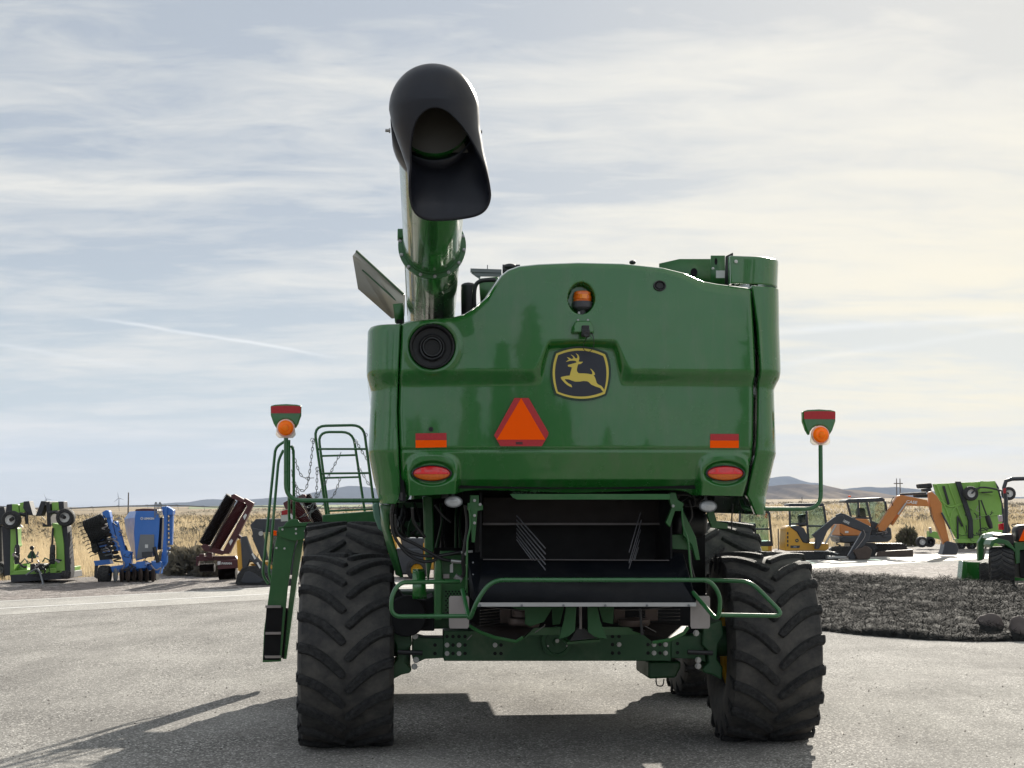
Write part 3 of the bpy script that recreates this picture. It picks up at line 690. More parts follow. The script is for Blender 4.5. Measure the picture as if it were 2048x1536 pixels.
deer = [(525,590),(600,570),(690,545),(735,530),(722,505),(700,490),(640,485),(570,490),(480,515),(475,508),(520,475),(550,458),(500,408),(505,402),(550,415),(600,445),(640,438),(655,425),(640,385),(590,345),(600,342),(650,365),(680,395),(705,430),(735,432),(752,415),(755,375),(740,340),(712,312),(720,310),(765,335),(790,370),(800,420),(795,470),(780,505),(820,515),(885,512),(888,520),(850,555),(815,572),(775,570),(755,620),(740,700),(745,750),(770,785),(810,797),(900,797),(1000,805),(1110,825),(1120,800),(1110,750),(1070,690),(1080,682),(1130,725),(1165,770),(1185,815),(1185,830),(1150,845),(1180,890),(1205,960),(1225,1030),(1265,1070),(1340,1105),(1370,1140),(1405,1190),(1412,1235),(1385,1252),(1310,1155),(1200,1120),(1090,1070),(1030,1010),(990,990),(900,985),(800,1000),(700,1000),(620,975),(540,945),(440,935),(470,985),(530,1040),(600,1075),(628,1135),(600,1135),(520,1095),(440,1030),(370,950),(345,905),(360,885),(450,865),(565,850),(580,790),(600,720),(620,655),(585,640),(525,630),(518,600)]
flatp(MB(), [ze(x, y) for x, y in deer], ye - .004, ye - .005).build('emblem_deer', 'logo_yellow', emb)
# tail lights
S1 = .00385
for cx in (864.5, 1457.5):
    c = on_hood(cx, 946, .0); q = on_hood(cx, 946, .0)
    b = MB(); rx, rz = 38.5 * S1, 14.8 * S1
    def dome(b, rx, rz, z0, z1, bul, y):
        n, m = 28, 8; vs = []; fs = []
        for i in range(m + 1):
            v_ = z0 + (z1 - z0) * i / m; w = rx * math.sqrt(max(0, 1 - (v_ / rz) ** 2))
            for k in range(n + 1):
                x_ = -w + 2 * w * k / n; rr = (x_ / rx) ** 2 + (v_ / rz) ** 2; vs.append((x_, y - bul * math.sqrt(max(0, 1 - rr)), v_))
        fs = [(i * (n + 1) + k, i * (n + 1) + k + 1, (i + 1) * (n + 1) + k + 1, (i + 1) * (n + 1) + k) for i in range(m) for k in range(n)]; return b.add(vs, fs)
    b.lathe([(1.0, .0), (1.0, -.012), (.93, -.016), (.90, -.008)], (0, 0, 0), (0, 1, 0), 40)
    b.v = [(x * rx * 1.06, y, z * rz * 1.12) for x, y, z in b.v]
    tl = b.build('tail_light', 'black', combine); tl.location = c + Vector((0, -.012, 0))
    dome(MB(), rx, rz, .0 - rz * .12, rz * .99, .02, 0).build('red_lens', 'redlens', tl); dome(MB(), rx, rz, -rz * .99, -rz * .13, .02, 0).build('amber_lens', 'amber2', tl)
    e = MB(); e.bb(-rx * .55, -rx * .38, -.021, -.017, rz * .12, rz * .62); e.bb(-rx * .8, rx * .8, -.0205, -.0165, -rz * .08, rz * .12); e.bb(rx * .45, rx * .5, -.021, -.016, 0, rz * .6)
    e.build('reflector_bar', mat('bright_red_lens_bar', (.8, .03, .04), .25, coat=.5), tl)
# air intake behind round opening
ci = on_hood(865, 692, .0); y0 = ci.y
b = MB(); R0 = 44 * S1
b.lathe([(R0 * 1.03, -.105), (R0 * .99, -.12), (R0 * .93, -.11), (R0 * .92, -.05), (R0 * .88, -.03), (R0 * .6, -.028), (0.001, -.028)], ci, (0, 1, 0), 56)
it = build(b, 'air_intake', 'black'); b = MB()
b.lathe([(R0 * .62, -.025), (R0 * .62, -.06), (R0 * .55, -.07), (R0 * .50, -.068), (R0 * .47, -.025)], ci + Vector((0, 0, -.003)), (0, 1, 0), 48); b.lathe([(R0 * .46, -.03), (R0 * .44, -.085), (R0 * .38, -.085), (R0 * .36, -.04), (0.001, -.04)], ci, (0, 1, 0), 48); b.build('intake_ring', mat('dark_grey_plastic', (.014, .015, .017), .35), it)
b = MB()
for i in range(-7, 8):
    w = math.sqrt(max(0, 1 - (i / 8) ** 2)) * R0 * .35; b.bb(-w + ci.x, w + ci.x, ci.y - .048, ci.y - .044, ci.z + i * R0 * .045 - .0015, ci.z + i * R0 * .045 + .0015); b.bb(ci.x + i * R0 * .045 - .0015, ci.x + i * R0 * .045 + .0015, ci.y - .0475, ci.y - .0445, ci.z - w, ci.z + w)
b.build('intake_mesh', 'hose', it)
# small black vent and key plug
for (cx, cy, r, rz) in ((1320, 571, 13, 11),):
    c = on_hood(cx, cy, 0); b = MB(); b.lathe([(1, .003), (1, -.012), (.9, -.016), (.78, -.014), (.66, -.002), (.6, -.002), (.55, -.010), (.001, -.010)], (0, 0, 0), (0, 1, 0), 32); b.v = [(x * r * S1 + c.x, y + c.y, z * rz * S1 + c.z) for x, y, z in b.v]; build(b, 'round_vent', 'black')
c = on_hood(863, 857, 0); b = MB(); b.lathe([(.018, .002), (.018, -.005), (.012, -.006), (.010, -.002), (.004, -.002), (.001, -.008)], c, (0, 1, 0), 20); build(b, 'latch', 'black')
# beacon
bc = on_hood(1167, 600, 0); bc.y -= .035
b = MB(); b.lathe([(.001, -.11), (.03, -.11), (.034, -.07), (.06, -.06), (.076, -.045), (.078, -.005), (.074, 0), (.001, 0)], (bc.x, bc.y, bc.z - .005), (0, 0, 1), 36)
be = build(b, 'beacon', mat('beacon_grey_base', (.05, .05, .06), .5)); b = MB()
b.lathe([(.07, 0), (.072, .012), (.068, .016), (.072, .02), (.071, .045), (.066, .05), (.069, .053), (.066, .072), (.055, .080), (.001, .082)], (bc.x, bc.y, bc.z - .004), (0, 0, 1), 36); b.build('amber_dome', 'amber2', be)
b = MB(); b.lathe([(.052, .015), (.052, .05), (.04, .052)], (bc.x, bc.y - .022, bc.z - .002), (0, 0, 1), 24); b.build('lamp_core', 'amber', be)
def bolt(b, p, r=.011, h=.008, ax=(0, -1, 0)):
    r = r * .82
    b.lathe([(r * 1.5, 0), (r * 1.5, h * .3), (r, h * .3), (r, h), (.001, h)], p, ax, 8)
b = MB(); bolt(b, on_hood(1161, 624, .045), .012, .01); bolt(b, on_hood(1156, 640, .0), .007, .008); bolt(b, on_hood(1176, 640, .0), .007, .008); build(b, 'bolt', 'steel')
# rear camera under its little green cowl
b = MB(); a_ = [(1150, 641), (1182, 641), (1188, 656), (1189, 667), (1141, 667), (1143, 655)]
f0 = [on_hood(x, y, .0) for x, y in a_]; f1 = [on_hood(1166 + (x - 1166) * .82, y + (2 if y < 650 else 0), .075 if y > 650 else .03) for x, y in a_]
b.add(f0 + f1, [tuple(range(6)), tuple(range(6, 12))] + [(i, (i + 1) % 6, 6 + (i + 1) % 6, 6 + i) for i in range(6)]); cw = build(b, 'camera_cowl', 'green', bevel=.008)
b = MB(); c = on_hood(1168, 669, .085); b.box(c + Vector((0, .01, .03)), (.055, .05, .06)); b.box(c, (.06, .06, .055)); b.lathe([(.024, 0), (.024, -.02), (.018, -.022), (.001, -.018)], c + Vector((.0, -.03, -.012)), (0, 1, 0), 20); b.build('camera', 'black', cw, bevel=.004)
b = MB(); b.tube(cr([c + Vector((.02, 0, 0)), K(1184, 668, YH - .05), K(1188, 682, YH - .03), K(1186, 696, YH - .02), K(1177, 704, YH - .02), K(1167, 698, YH - .02), K(1168, 686, YH - .05), c + Vector((.012, -.01, -.03))], 5), .0028, 6); b.build('camera_cable', 'hose', cw)
lettering('805117', .062, lambda u, v: (lambda p: (p.x + u, YH + .105, p.z + v))(K(1046, 990, YH + .1)), 'lime_dark', combine, 'chalk_number', bold=-.0016, shear=.3)

# ---- wrap-round side panels
def side_panel(sgn, inner, outer, z_px, name, label, y_in=YH + .01, length=3.6, rad=.20, mt='green', d_lo=.065, thick=True):
    rows = []; zs = np.arange(z_px[0], z_px[1] + .01, 3.0)
    for pyv in zs:
        ix = K(np.interp(pyv, [p[0] for p in inner], [p[1] for p in inner]), pyv, YH)
        ox = K(np.interp(pyv, [p[0] for p in outer], [p[1] for p in outer]), pyv, YH + .22).x; z = ix.z
        low = max(pyv - 902, 0); dy = .065 * float(sm(np.array((pyv - 738) / 32.))) * (d_lo > 0) + .0009 * low
        xi = ix.x; yi = YH + .055 * ((1508 - 1160) / 360) ** 2 + dy + .012; row = []
        r_ = min(rad, abs(ox - xi) * .96); w = abs(ox - xi)
        row.append((xi, yi + .08, z)); row.append((xi, yi + .008, z)); row.append((xi + sgn * .006, yi, z))
        for k in range(4): row.append((xi + sgn * (.006 + (w - r_ - .006) * (k + 1) / 4), yi + .004 * k, z))
        cx, cy = ox - sgn * r_, yi + .014 + r_ * 1.25
        for k in range(1, 15): a = PI / 2 * k / 14; row.append((cx + sgn * r_ * math.sin(a), cy - r_ * 1.25 * math.cos(a), z))
        for k in range(1, 5): row.append((ox, cy + length * k / 4, z))
        rows.append(row)
    b = MB(); m = len(rows[0])
    # close over the top edge with a small rounded return
    top = rows[0]; extra = []
    for s, (inn, up) in enumerate(((.05, .010), (.02, .009), (.006, .004))):
        extra.append([(x - sgn * (inn if i >= 7 else 0), y + (inn if i < 12 else inn * .6), z + up) for i, (x, y, z) in enumerate(top)])
    rows = extra + rows
    for r__ in rows: b.v.extend(r__)
    b.f = [(j * m + i, j * m + i + 1, (j + 1) * m + i + 1, (j + 1) * m + i) for j in range(len(rows) - 1) for i in range(m - 1)]; b.m = [0] * len(b.f)
    o = build(b, name, mt, ang=50); o['label'] = label
    md = o.modifiers.new('solid', 'SOLIDIFY'); md.thickness = .006; md.offset = 0; return o
Lin = [(645, 801), (750, 796), (820, 794), (900, 797), (990, 801), (1012, 790), (1060, 797)]; Lout = [(645, 742), (655, 736), (735, 733.5), (745, 734), (772, 741), (778, 743), (898, 737), (908, 738), (960, 748), (1060, 775)]
side_panel(-1, Lin, Lout, (648, 1008), 'side_panel', 'left green corner panel wrapping round to the flank')
Rin = [(565, 1508), (650, 1520), (740, 1526), (800, 1525), (870, 1524), (910, 1521), (960, 1512), (990, 1508), (1006, 1518), (1030, 1529)]; Rout = [(565, 1561), (650, 1562), (735, 1565), (752, 1564), (775, 1553), (890, 1559), (905, 1560), (918, 1557), (1030, 1538)]
side_panel(1, Rin, Rout, (571, 1030), 'side_panel', 'right green corner panel wrapping round to the flank')
side_panel(1, [(500, 1465), (570, 1467)], [(500, 1562), (516, 1563), (570, 1561)], (511, 566), 'upper_side_panel', 'raised right top panel above the corner', rad=.24)
# door seam of the left panel, curved panel end below it
b = MB(); b.tube([K(803, 985, YH + .1), K(803, 1000, YH + .1)], .01, 6); build(b, 'panel_latch', 'black')
b = MB(); b.add([K(760, 1010, -.6), K(793, 1012, -.7), K(776, 1030, -.6), K(776, 1060, -.55), K(790, 1105, -.5), K(803, 1155, -.45), K(792, 1150, -.4), K(775, 1100, -.4), K(762, 1050, -.4)], [(0, 1, 2), (0, 2, 3, 8), (8, 3, 4, 7), (7, 4, 5, 6)]); o = build(b, 'wheel_arch_strip', 'green2'); md = o.modifiers.new('s', 'SOLIDIFY'); md.thickness = .02
b = MB(); pl = [(744, 1010), (752, 1003), (758, 1004), (767, 1065), (757, 1058), (748, 1035)]; b.prism([(K(x, y, .3).x, K(x, y, .3).z) for x, y in pl], .3, .9); build(b, 'panel_end', mat('sky_lit_green', (.10, .22, .16), .35), bevel=.02)  # pale colour paints in sky light on the curved green end

# ---- inner body (dark structure behind the panels; throws the machine's shadow)
b = MB(); zt = K(1100, 690, YH).z
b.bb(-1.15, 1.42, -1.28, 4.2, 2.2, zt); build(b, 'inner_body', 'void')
b = MB(); b.bb(-.9, 1.45, .6, 3.0, 1.05, 2.22); build(b, 'belly_shadow_block', 'void')  # unseen block added to shut out a sun patch on the ground
b = MB(); b.bb(-.62, 1.5, -.9, 2.2, zt, K(1200, 560, -1.1).z - .08); build(b, 'engine_cover', 'green_dark', bevel=.03)
b = MB(); b.bb(-1.2, 1.45, 2.3, 4.9, 1.95, 3.55); b.prism([(-1.2, 3.56), (1.45, 3.56), (1.5, 3.9), (-1.3, 3.9)], 2.3, 4.9); build(b, 'grain_tank', 'green', bevel=.03)
# near-black strips put in the panel gaps to block light and read as shade
b = MB()
for pts in ([(799, 640), (794, 820), (797, 930), (806, 1003)], [(1507, 565), (1520, 700), (1521, 860), (1517, 915), (1508, 950)]):
    for i in range(len(pts) - 1): b.beam(K(*pts[i], YH + .24), K(*pts[i + 1], YH + .24), .075, .05)
build(b, 'gap_dark_strip', 'void')
# cab and front of the machine
b = MB(); b.bb(-1.0, 1.0, 5.0, 5.1, 1.9, 3.7); b.bb(-1.05, 1.05, 4.9, 6.6, 3.7, 3.85); b.bb(-1.0, 1.0, 4.95, 6.5, 1.65, 1.9)
for x in (-.97, .97):
    for y in (5.05, 6.4): b.bb(x - .04, x + .04, y - .04, y + .04, 1.9, 3.7)
cb = build(b, 'cab', 'green_dark', bevel=.02)
b = MB(); b.bb(-.93, .93, 6.4, 6.41, 1.9, 3.7); b.bb(-.98, -.97, 5.1, 6.36, 1.9, 3.7); b.bb(.97, .98, 5.1, 6.36, 1.9, 3.7); split_build(b, 'cab_window', 'glass', cb)
b = MB(); b.prism([(5.2, 1.5), (6.9, 1.5), (6.9, 2.1), (5.2, 2.1)], -.7, .7, fn=lambda x, y, z: (y, x, z)); build(b, 'feeder_house', 'green_dark', bevel=.02)
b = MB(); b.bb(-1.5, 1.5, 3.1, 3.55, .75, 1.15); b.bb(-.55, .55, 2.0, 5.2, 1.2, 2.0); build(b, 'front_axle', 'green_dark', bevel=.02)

# ---- tyres
def tyre(R, Wd, rim_r, nl, flip, lug_h=.038, A=.30, name='tyre'):
    """axis along x, centre at origin"""
    b = MB(); Rc = R - lug_h; hw = Wd / 2
    prof = [(rim_r, -hw * .80), (rim_r + .02, -hw * .86), (rim_r + (Rc - rim_r) * .35, -hw * 1.0), (rim_r + (Rc - rim_r) * .6, -hw * 1.02), (rim_r + (Rc - rim_r) * .8, -hw * .99), (Rc - .05, -hw * .965), (Rc - .018, -hw * .92), (Rc - .004, -hw * .8), (Rc, -hw * .5), (Rc + .003, 0)]
    prof = prof + [(r, -h) for r, h in prof[-2::-1]]
    b.lathe(prof, (0, 0, 0), (1, 0, 0), 96, 1)
    nT = 12
    def rad_top(u): u = abs(u) / hw; return R - .018 * u ** 3
    for s in (-1, 1):
        for i in range(nl):
            ph0 = 2 * PI * (i + (.5 if s > 0 else 0)) / nl; cen = []
            for k in range(nT + 1):
                tt = k / nT; u = s * (.012 + tt * (.975 * hw - .012)); a = ph0 + flip * A * (1 - (1 - tt) ** 1.75) ; cen.append((u, a))
            L = []; 
            for k in range(nT + 1):
                u, a = cen[k]; u0, a0 = cen[max(k - 1, 0)]; u1, a1 = cen[min(k + 1, nT)]
                d = Vector(((u1 - u0), (a1 - a0) * R)).normalized(); nrm = Vector((-d.y, d.x)); tt = k / nT
                wt = .026 + .006 * tt; wb = wt + .018
                if k == 0: wt *= .75; wb *= .8
                rt = rad_top(u); rb = Rc - .012
                if k == nT: pass
                row = []
                for off_, r_ in ((-wb, rb), (-wt, rt), (wt, rt), (wb, rb)):
                    uu = u + nrm.x * off_; aa = a + nrm.y * off_ / R; uu = max(-hw * .985, min(hw * .985, uu)); row.append((uu, aa, r_))
                L.append(row)
            # shoulder bar down the side wall
            u, a = cen[-1]
            for q, (du, rr, ww) in enumerate(((.99, R - .055, .9), (1.0, R - .13, .8), (.995, R - .19, .5))):
                d = flip * .012 * (q + 1); wt = .030 * ww
                L.append([(s * hw * (du - .03), a + d - (wt + .012) / R, rr), (s * (hw * du + .012 * ww), a + d - wt / R, rr), (s * (hw * du + .012 * ww), a + d + wt / R, rr), (s * hw * (du - .03), a + d + (wt + .012) / R, rr)])
            vs = [(u_, math.sin(a_) * r_, math.cos(a_) * r_) for row in L for u_, a_, r_ in row]; fs = []
            for k in range(len(L) - 1):
                for q in range(3): fs.append((k * 4 + q, k * 4 + q + 1, (k + 1) * 4 + q + 1, (k + 1) * 4 + q))
            fs.append((0, 1, 2, 3)); n4 = (len(L) - 1) * 4; fs.append((n4 + 3, n4 + 2, n4 + 1, n4)); b.add(vs, fs, 0)
    return b
def rim_mesh(rr, hw, off_):
    b = MB(); b.lathe([(rr + .015, -hw * .84), (rr + .02, -hw * .80), (rr - .02, -hw * .72), (rr - .05, -hw * .4), (rr - .05, hw * .4), (rr - .02, hw * .72), (rr + .02, hw * .80), (rr + .015, hw * .84)], (0, 0, 0), (1, 0, 0), 64)
    b.lathe([(rr - .04, off_ + .05), (rr * .75, off_ + .03), (rr * .6, off_), (rr * .32, off_), (rr * .3, off_ + .05), (.001, off_ + .05)], (0, 0, 0), (1, 0, 0), 48)
    for i in range(8): a = 2 * PI * i / 8; b.lathe([(.016, -.03), (.016, .03), (.001, .03)], (off_, math.cos(a) * rr * .5, math.sin(a) * rr * .5), (1, 0, 0), 6)
    return b
def wheel(name_label, x, y, R, Wd, rr, nl, flip, sgn, steer=0., phase=0., A=.30, me=None):
    w = rim_mesh(rr, Wd / 2, sgn * .12).build('wheel', 'yellow', combine); w.location = (x, y, R - .022); w.rotation_euler = (0, 0, steer); w['label'] = name_label
    t_ = tyre(R, Wd, rr, nl, flip, A=A)
    if phase: c_, s_ = math.cos(phase), math.sin(phase); t_.v = [(p[0], p[1] * c_ - p[2] * s_, p[1] * s_ + p[2] * c_) for p in t_.v]
    zf = -(R - .022) + .001; nv = []
    for p in t_.v:
        if p[2] < zf + .12:
            k = max(0, (zf + .12 - p[2]) / .12); p = (p[0] * (1 + .035 * k), p[1], max(p[2], zf))
        nv.append(p)
    t_.v = nv; to = t_.build('tyre', ['lug', 'tyre'], w, ang=38); 
    md = to.modifiers.new('bevel', 'BEVEL'); md.width = .006; md.segments = 1; md.limit_method = 'ANGLE'; md.angle_limit = R_(50); return w
RR = .838
xl_ = K(691, 1300, -.45).x; xr_ = K(1566, 1300, -.45).x
wheel('left rear wheel', xl_, .3, RR, .785, .34, 19, 1, 1, 0, .10)
wheel('right rear wheel', xr_ + .0, .3, RR, .785, .34, 19, 1, -1, R_(-3), .22)
xf = (K(694, 1060, 3.3).x, K(1424, 1060, 3.3).x)
wheel('left front wheel', xf[0], 3.35, .955, .87, .50, 20, -1, 1, 0, .0, A=.28)
wheel('right front wheel', xf[1], 3.35, .955, .87, .50, 20, -1, -1, 0, .1, A=.28)

# ---- rear axle
def hole(b, p, r=.016): b.lathe([(r, 0), (r, -.002), (.001, -.002)], p, (0, 1, 0), 14)
ya = -.22
def kp(poly, y, b, y1, mi=0): b.prism([(K(x_, y_, y).x, K(x_, y_, y).z) for x_, y_ in poly], y, y1, mi); return b
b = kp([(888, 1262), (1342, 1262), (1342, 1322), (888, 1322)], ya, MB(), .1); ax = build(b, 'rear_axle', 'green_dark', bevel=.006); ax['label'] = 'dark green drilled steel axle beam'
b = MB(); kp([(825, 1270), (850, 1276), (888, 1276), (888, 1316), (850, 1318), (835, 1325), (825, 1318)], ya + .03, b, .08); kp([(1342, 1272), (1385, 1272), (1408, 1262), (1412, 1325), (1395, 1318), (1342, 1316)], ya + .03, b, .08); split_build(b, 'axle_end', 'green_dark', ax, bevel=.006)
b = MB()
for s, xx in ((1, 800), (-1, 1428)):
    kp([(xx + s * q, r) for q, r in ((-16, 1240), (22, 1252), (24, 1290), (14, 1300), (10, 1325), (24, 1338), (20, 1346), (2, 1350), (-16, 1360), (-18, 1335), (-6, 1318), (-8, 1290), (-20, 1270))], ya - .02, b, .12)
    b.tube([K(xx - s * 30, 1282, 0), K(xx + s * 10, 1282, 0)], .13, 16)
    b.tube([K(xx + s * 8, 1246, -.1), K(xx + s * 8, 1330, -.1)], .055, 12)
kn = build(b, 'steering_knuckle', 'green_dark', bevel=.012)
b = MB(); b.tube([K(795, 1304, -.3), K(845, 1306, -.3)], .02, 8); b.tube([K(1375, 1304, -.3), K(1425, 1306, -.3)], .02, 8); split_build(b, 'tie_rod', 'black', ax)
b = MB(); h = MB()
for x_, y_ in [(894, 1290), (918, 1290), (894, 1307), (918, 1307), (990, 1290), (1308, 1289), (1331, 1289), (1308, 1306), (1331, 1306), (1238, 1289)]: bolt(b, K(x_, y_, ya - .001), .017, .022)
for x_, y_ in [(906, 1290), (930, 1290), (906, 1307), (930, 1307), (1002, 1290), (1002, 1307), (990, 1307), (1225, 1289), (1225, 1306), (1238, 1306), (1296, 1289), (1296, 1306), (1320, 1289), (1320, 1306), (894, 1273), (906, 1273), (918, 1273), (930, 1273), (1225, 1273), (1238, 1273)]: hole(h, K(x_, y_, ya - .001), .015)
for x_, y_ in [(870, 1290), (870, 1307), (1355, 1287), (1355, 1305)]: hole(h, K(x_, y_, ya + .029), .015)
for x_, y_ in [(830, 1272), (832, 1320), (829, 1333), (1392, 1266), (1396, 1320), (1396, 1332)]: bolt(b, K(x_, y_, ya - .03), .022, .03)
split_build(b, 'bolt', 'steel', ax); split_build(h, 'bolt_hole', 'void', ax)
c = K(1113, 1283, ya - .01); b = MB(); b.lathe([(.13, 0), (.13, -.03), (.10, -.035), (.095, -.02), (.03, -.02), (.028, -.05), (.001, -.05)], c, (0, 1, 0), 32); b.bb(c.x - .13, c.x + .13, c.y - .012, c.y + .01, c.z, c.z + .11); b.build('axle_pivot', 'green_dark', ax)
b = MB(); bolt(b, c + Vector((0, -.05, .01)), .014, .012); bolt(b, K(1096, 1292, ya - .03), .007, .01); bolt(b, K(1134, 1292, ya - .03), .007, .01); split_build(b, 'pivot_bolt', 'steel', ax)
# hanging boxes and inner wheels' shadowy bits under the right side
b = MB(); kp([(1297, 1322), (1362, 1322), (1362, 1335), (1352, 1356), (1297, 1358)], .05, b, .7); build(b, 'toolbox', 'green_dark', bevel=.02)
b = MB(); b.tube(cr([K(1312, 1355, .2), K(1314, 1370, .2), K(1325, 1371, .2), K(1328, 1358, .2)], 5), .006, 6); build(b, 'hanging_cable', 'hose')

# ---- chopper housing and tailboard
YT = -1.28
b = MB(); px0, px1 = 962, 1342; q = lambda x_, y_, yy: K(x_, y_, yy)
# top lip under hood (stepped green rail)
b2 = MB(); kp([(1020, 988), (1340, 988), (1340, 999), (1035, 999), (1026, 995)], YH + .13, b2, YH + .16); build(b2, 'hood_lower_rail', 'green2')
b2 = MB(); kp([(925, 985), (962, 982), (962, 1010), (925, 1004)], -1.0, b2, -.95); build(b2, 'hood_backing', 'void')
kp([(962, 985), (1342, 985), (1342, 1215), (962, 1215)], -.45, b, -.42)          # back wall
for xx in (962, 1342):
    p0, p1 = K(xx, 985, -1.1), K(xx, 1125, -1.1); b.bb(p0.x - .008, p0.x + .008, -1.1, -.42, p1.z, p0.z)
ch = build(b, 'chopper_housing', 'void'); ch['label'] = 'black straw chopper opening'
b = MB(); kp([(966, 995), (1338, 995), (1338, 1047), (966, 1047)], -.60, b, -.58); b.build('inner_apron', 'rust_dark', ch)
b = MB(); kp([(966, 1046), (1338, 1046), (1338, 1050), (966, 1050)], -.64, b, -.60); b.tube([K(966, 1119, -1.12), K(1338, 1121, -1.12)], .005, 6); b.build('apron_edge', mat('worn_edge_steel', (.10, .09, .09), .45, metal=.5), ch)
# tailboard: upper apron sloping to camera, side cheeks
b = MB(); A0, A1, A2, A3 = K(966, 1121, -1.1), K(1338, 1122, -1.1), K(1388, 1207, -1.5), K(952, 1207, -1.5)
b.add([A0, A1, A2, A3], [(0, 1, 2, 3)]); A4, A5 = K(935, 1106, -1.15), K(962, 1104, -1.05); b.add([A5, A0, A3, A4], [(0, 1, 2, 3)]); A6, A7 = K(1342, 1104, -1.05), K(1366, 1107, -1.15); A8 = K(1392, 1200, -1.45); b.add([A6, A7, A8, A2, A1], [(0, 1, 2, 3, 4)])
b.add([K(935, 1106, -1.15), A3, K(940, 1195, -1.35)], [(0, 1, 2)])
tb = build(b, 'tailboard', 'navy', ang=20); md = tb.modifiers.new('s', 'SOLIDIFY'); md.thickness = .012; tb['label'] = 'dark worn steel tailboard under the chopper'
b = MB(); b.beam(K(953, 1209, -1.52), K(1392, 1209, -1.52), .012, .03)
b.build('edge_strip', mat('bare_strip_steel', (.42, .42, .42), .4, metal=.4), tb)
b = MB()
for i in range(6): bolt(b, K(960 + i * 83.5, 1211, -1.53), .008, .012)
for i in range(4): bolt(b, K(946, 1125 + i * 24, -1.24 - .05 * i), .006, .006)
split_build(b, 'rivet', 'grey', tb)
# steering fins standing on the apron
b = MB()
for i, ye_ in enumerate((1097, 1108, 1119, 1129, 1140, 1149, 1157)): b.beam(K(1091 - 58, ye_ - 66 - 2 * i, -.85), K(1091, ye_, -1.2), .0035, .010)
for i, (x0_, y0_, y1_) in enumerate(((1281, 1026, 1105), (1283, 1040, 1126), (1281, 1060, 1137), (1279, 1080, 1148), (1277, 1095, 1156))): b.beam(K(x0_, y0_, -.85), K(1258, y1_, -1.2), .0035, .010)
split_build(b, 'guide_fin', mat('fin_edge_steel', (.22, .22, .24), .4, metal=.4), tb)
# braces either side of the housing
b = MB(); kp([(940, 990), (958, 990), (958, 1010), (966, 1010), (966, 1020), (955, 1022), (950, 1085), (944, 1085), (942, 1022), (935, 1020), (935, 1006), (940, 1005)], -1.16, b, -1.1)
kp([(1340, 985), (1352, 985), (1356, 1000), (1368, 1006), (1364, 1022), (1350, 1022), (1340, 1055), (1332, 1045), (1344, 1015), (1340, 1003)], -1.16, b, -1.1)
for pts in ([(938, 1012), (941, 1050), (935, 1082), (934, 1130), (933, 1180)], [(1364, 1015), (1366, 1050), (1376, 1082), (1380, 1130), (1385, 1165)]): b.tube(cr([K(x_, y_, -1.22) for x_, y_ in pts], 4), .009, 6)
kp([(1366, 1020), (1392, 1075), (1400, 1120), (1392, 1120), (1384, 1090), (1366, 1070)], -1.0, b, -.95); kp([(1340, 1070), (1368, 1068), (1385, 1085), (1385, 1100), (1345, 1098)], -.9, b, -.8)
kp([(1418, 1022), (1428, 1022), (1434, 1042), (1456, 1047), (1456, 1058), (1424, 1056), (1414, 1030)], -.9, b, -.85)
br = build(b, 'tailboard_brace', 'green2', bevel=.004)
b = MB()
for x_, y_ in [(960, 1009), (949, 1001), (949, 1031), (949, 1046), (1346, 1012), (932, 1108), (934, 1130), (934, 1158)]: bolt(b, K(x_, y_, -1.18), .010, .016)
split_build(b, 'brace_bolt', 'steel', br)
# left green columns, shields
b = MB(); kp([(846, 992), (866, 992), (868, 1050), (868, 1100), (862, 1135), (856, 1170), (850, 1100), (848, 1040)], -.55, b, -.35); build(b, 'frame_post', 'green2', bevel=.012)
b = MB(); kp([(880, 1102), (936, 1102), (936, 1225), (880, 1225)], -.75, b, -.7); sh = build(b, 'drive_shield', 'green2', bevel=.004)
b = MB(); kp([(872, 1112), (880, 1108), (884, 1130), (884, 1240), (869, 1240), (869, 1150)], -.85, b, -.7); build(b, 'shield_flange', 'green2', bevel=.012)
h = MB()
for j in range(11):
    for i in range(7):
        x_, y_ = 892 + i * 6.4 + (j % 2) * 3.2, 1183 + j * 4.6
        if x_ < 898 or y_ < 1197: hole(h, K(x_, y_, -.752), .0075)
h.build('perforation', 'void', sh)
b = MB(); pr_ = [(826, 1140), (848, 1140)]; n = 10; rows = []
for i in range(n + 1):
    y_ = 1138 + 60 * i / n; yy = -.55 - .10 * math.sin(i / n * PI * .8); rows.append([K(825 + (0 if i else 1), y_, yy), K(849 + 5 * (i / n), y_, yy)])
for r_ in rows: b.v += [tuple(r_[0]), tuple(r_[1])]
b.f = [(2 * i, 2 * i + 1, 2 * i + 3, 2 * i + 2) for i in range(n)]; b.m = [0] * n; o = build(b, 'deflector_flap', 'green'); o.modifiers.new('s', 'SOLIDIFY').thickness = .008
b = MB(); kp([(786, 1165), (808, 1196), (848, 1200), (868, 1192), (869, 1262), (790, 1262), (784, 1220)], -.3, b, .2); build(b, 'battery_box', 'void', bevel=.01)
b = MB(); kp([(900, 1130), (906, 1125), (906, 1145), (900, 1145)], -.78, b, -.76); build(b, 'decal', 'white')
# pale deflector plates
for xa, xb in ((898, 938), (1381, 1420)):
    b = MB(); kp([(xa + 3, 1192), (xb - 2, 1192), (xb, 1196), (xb, 1253), (xb - 3, 1257), (xa + 2, 1257), (xa, 1252), (xa, 1196)], -1.42, b, -1.41); build(b, 'pale_plate', 'plate')
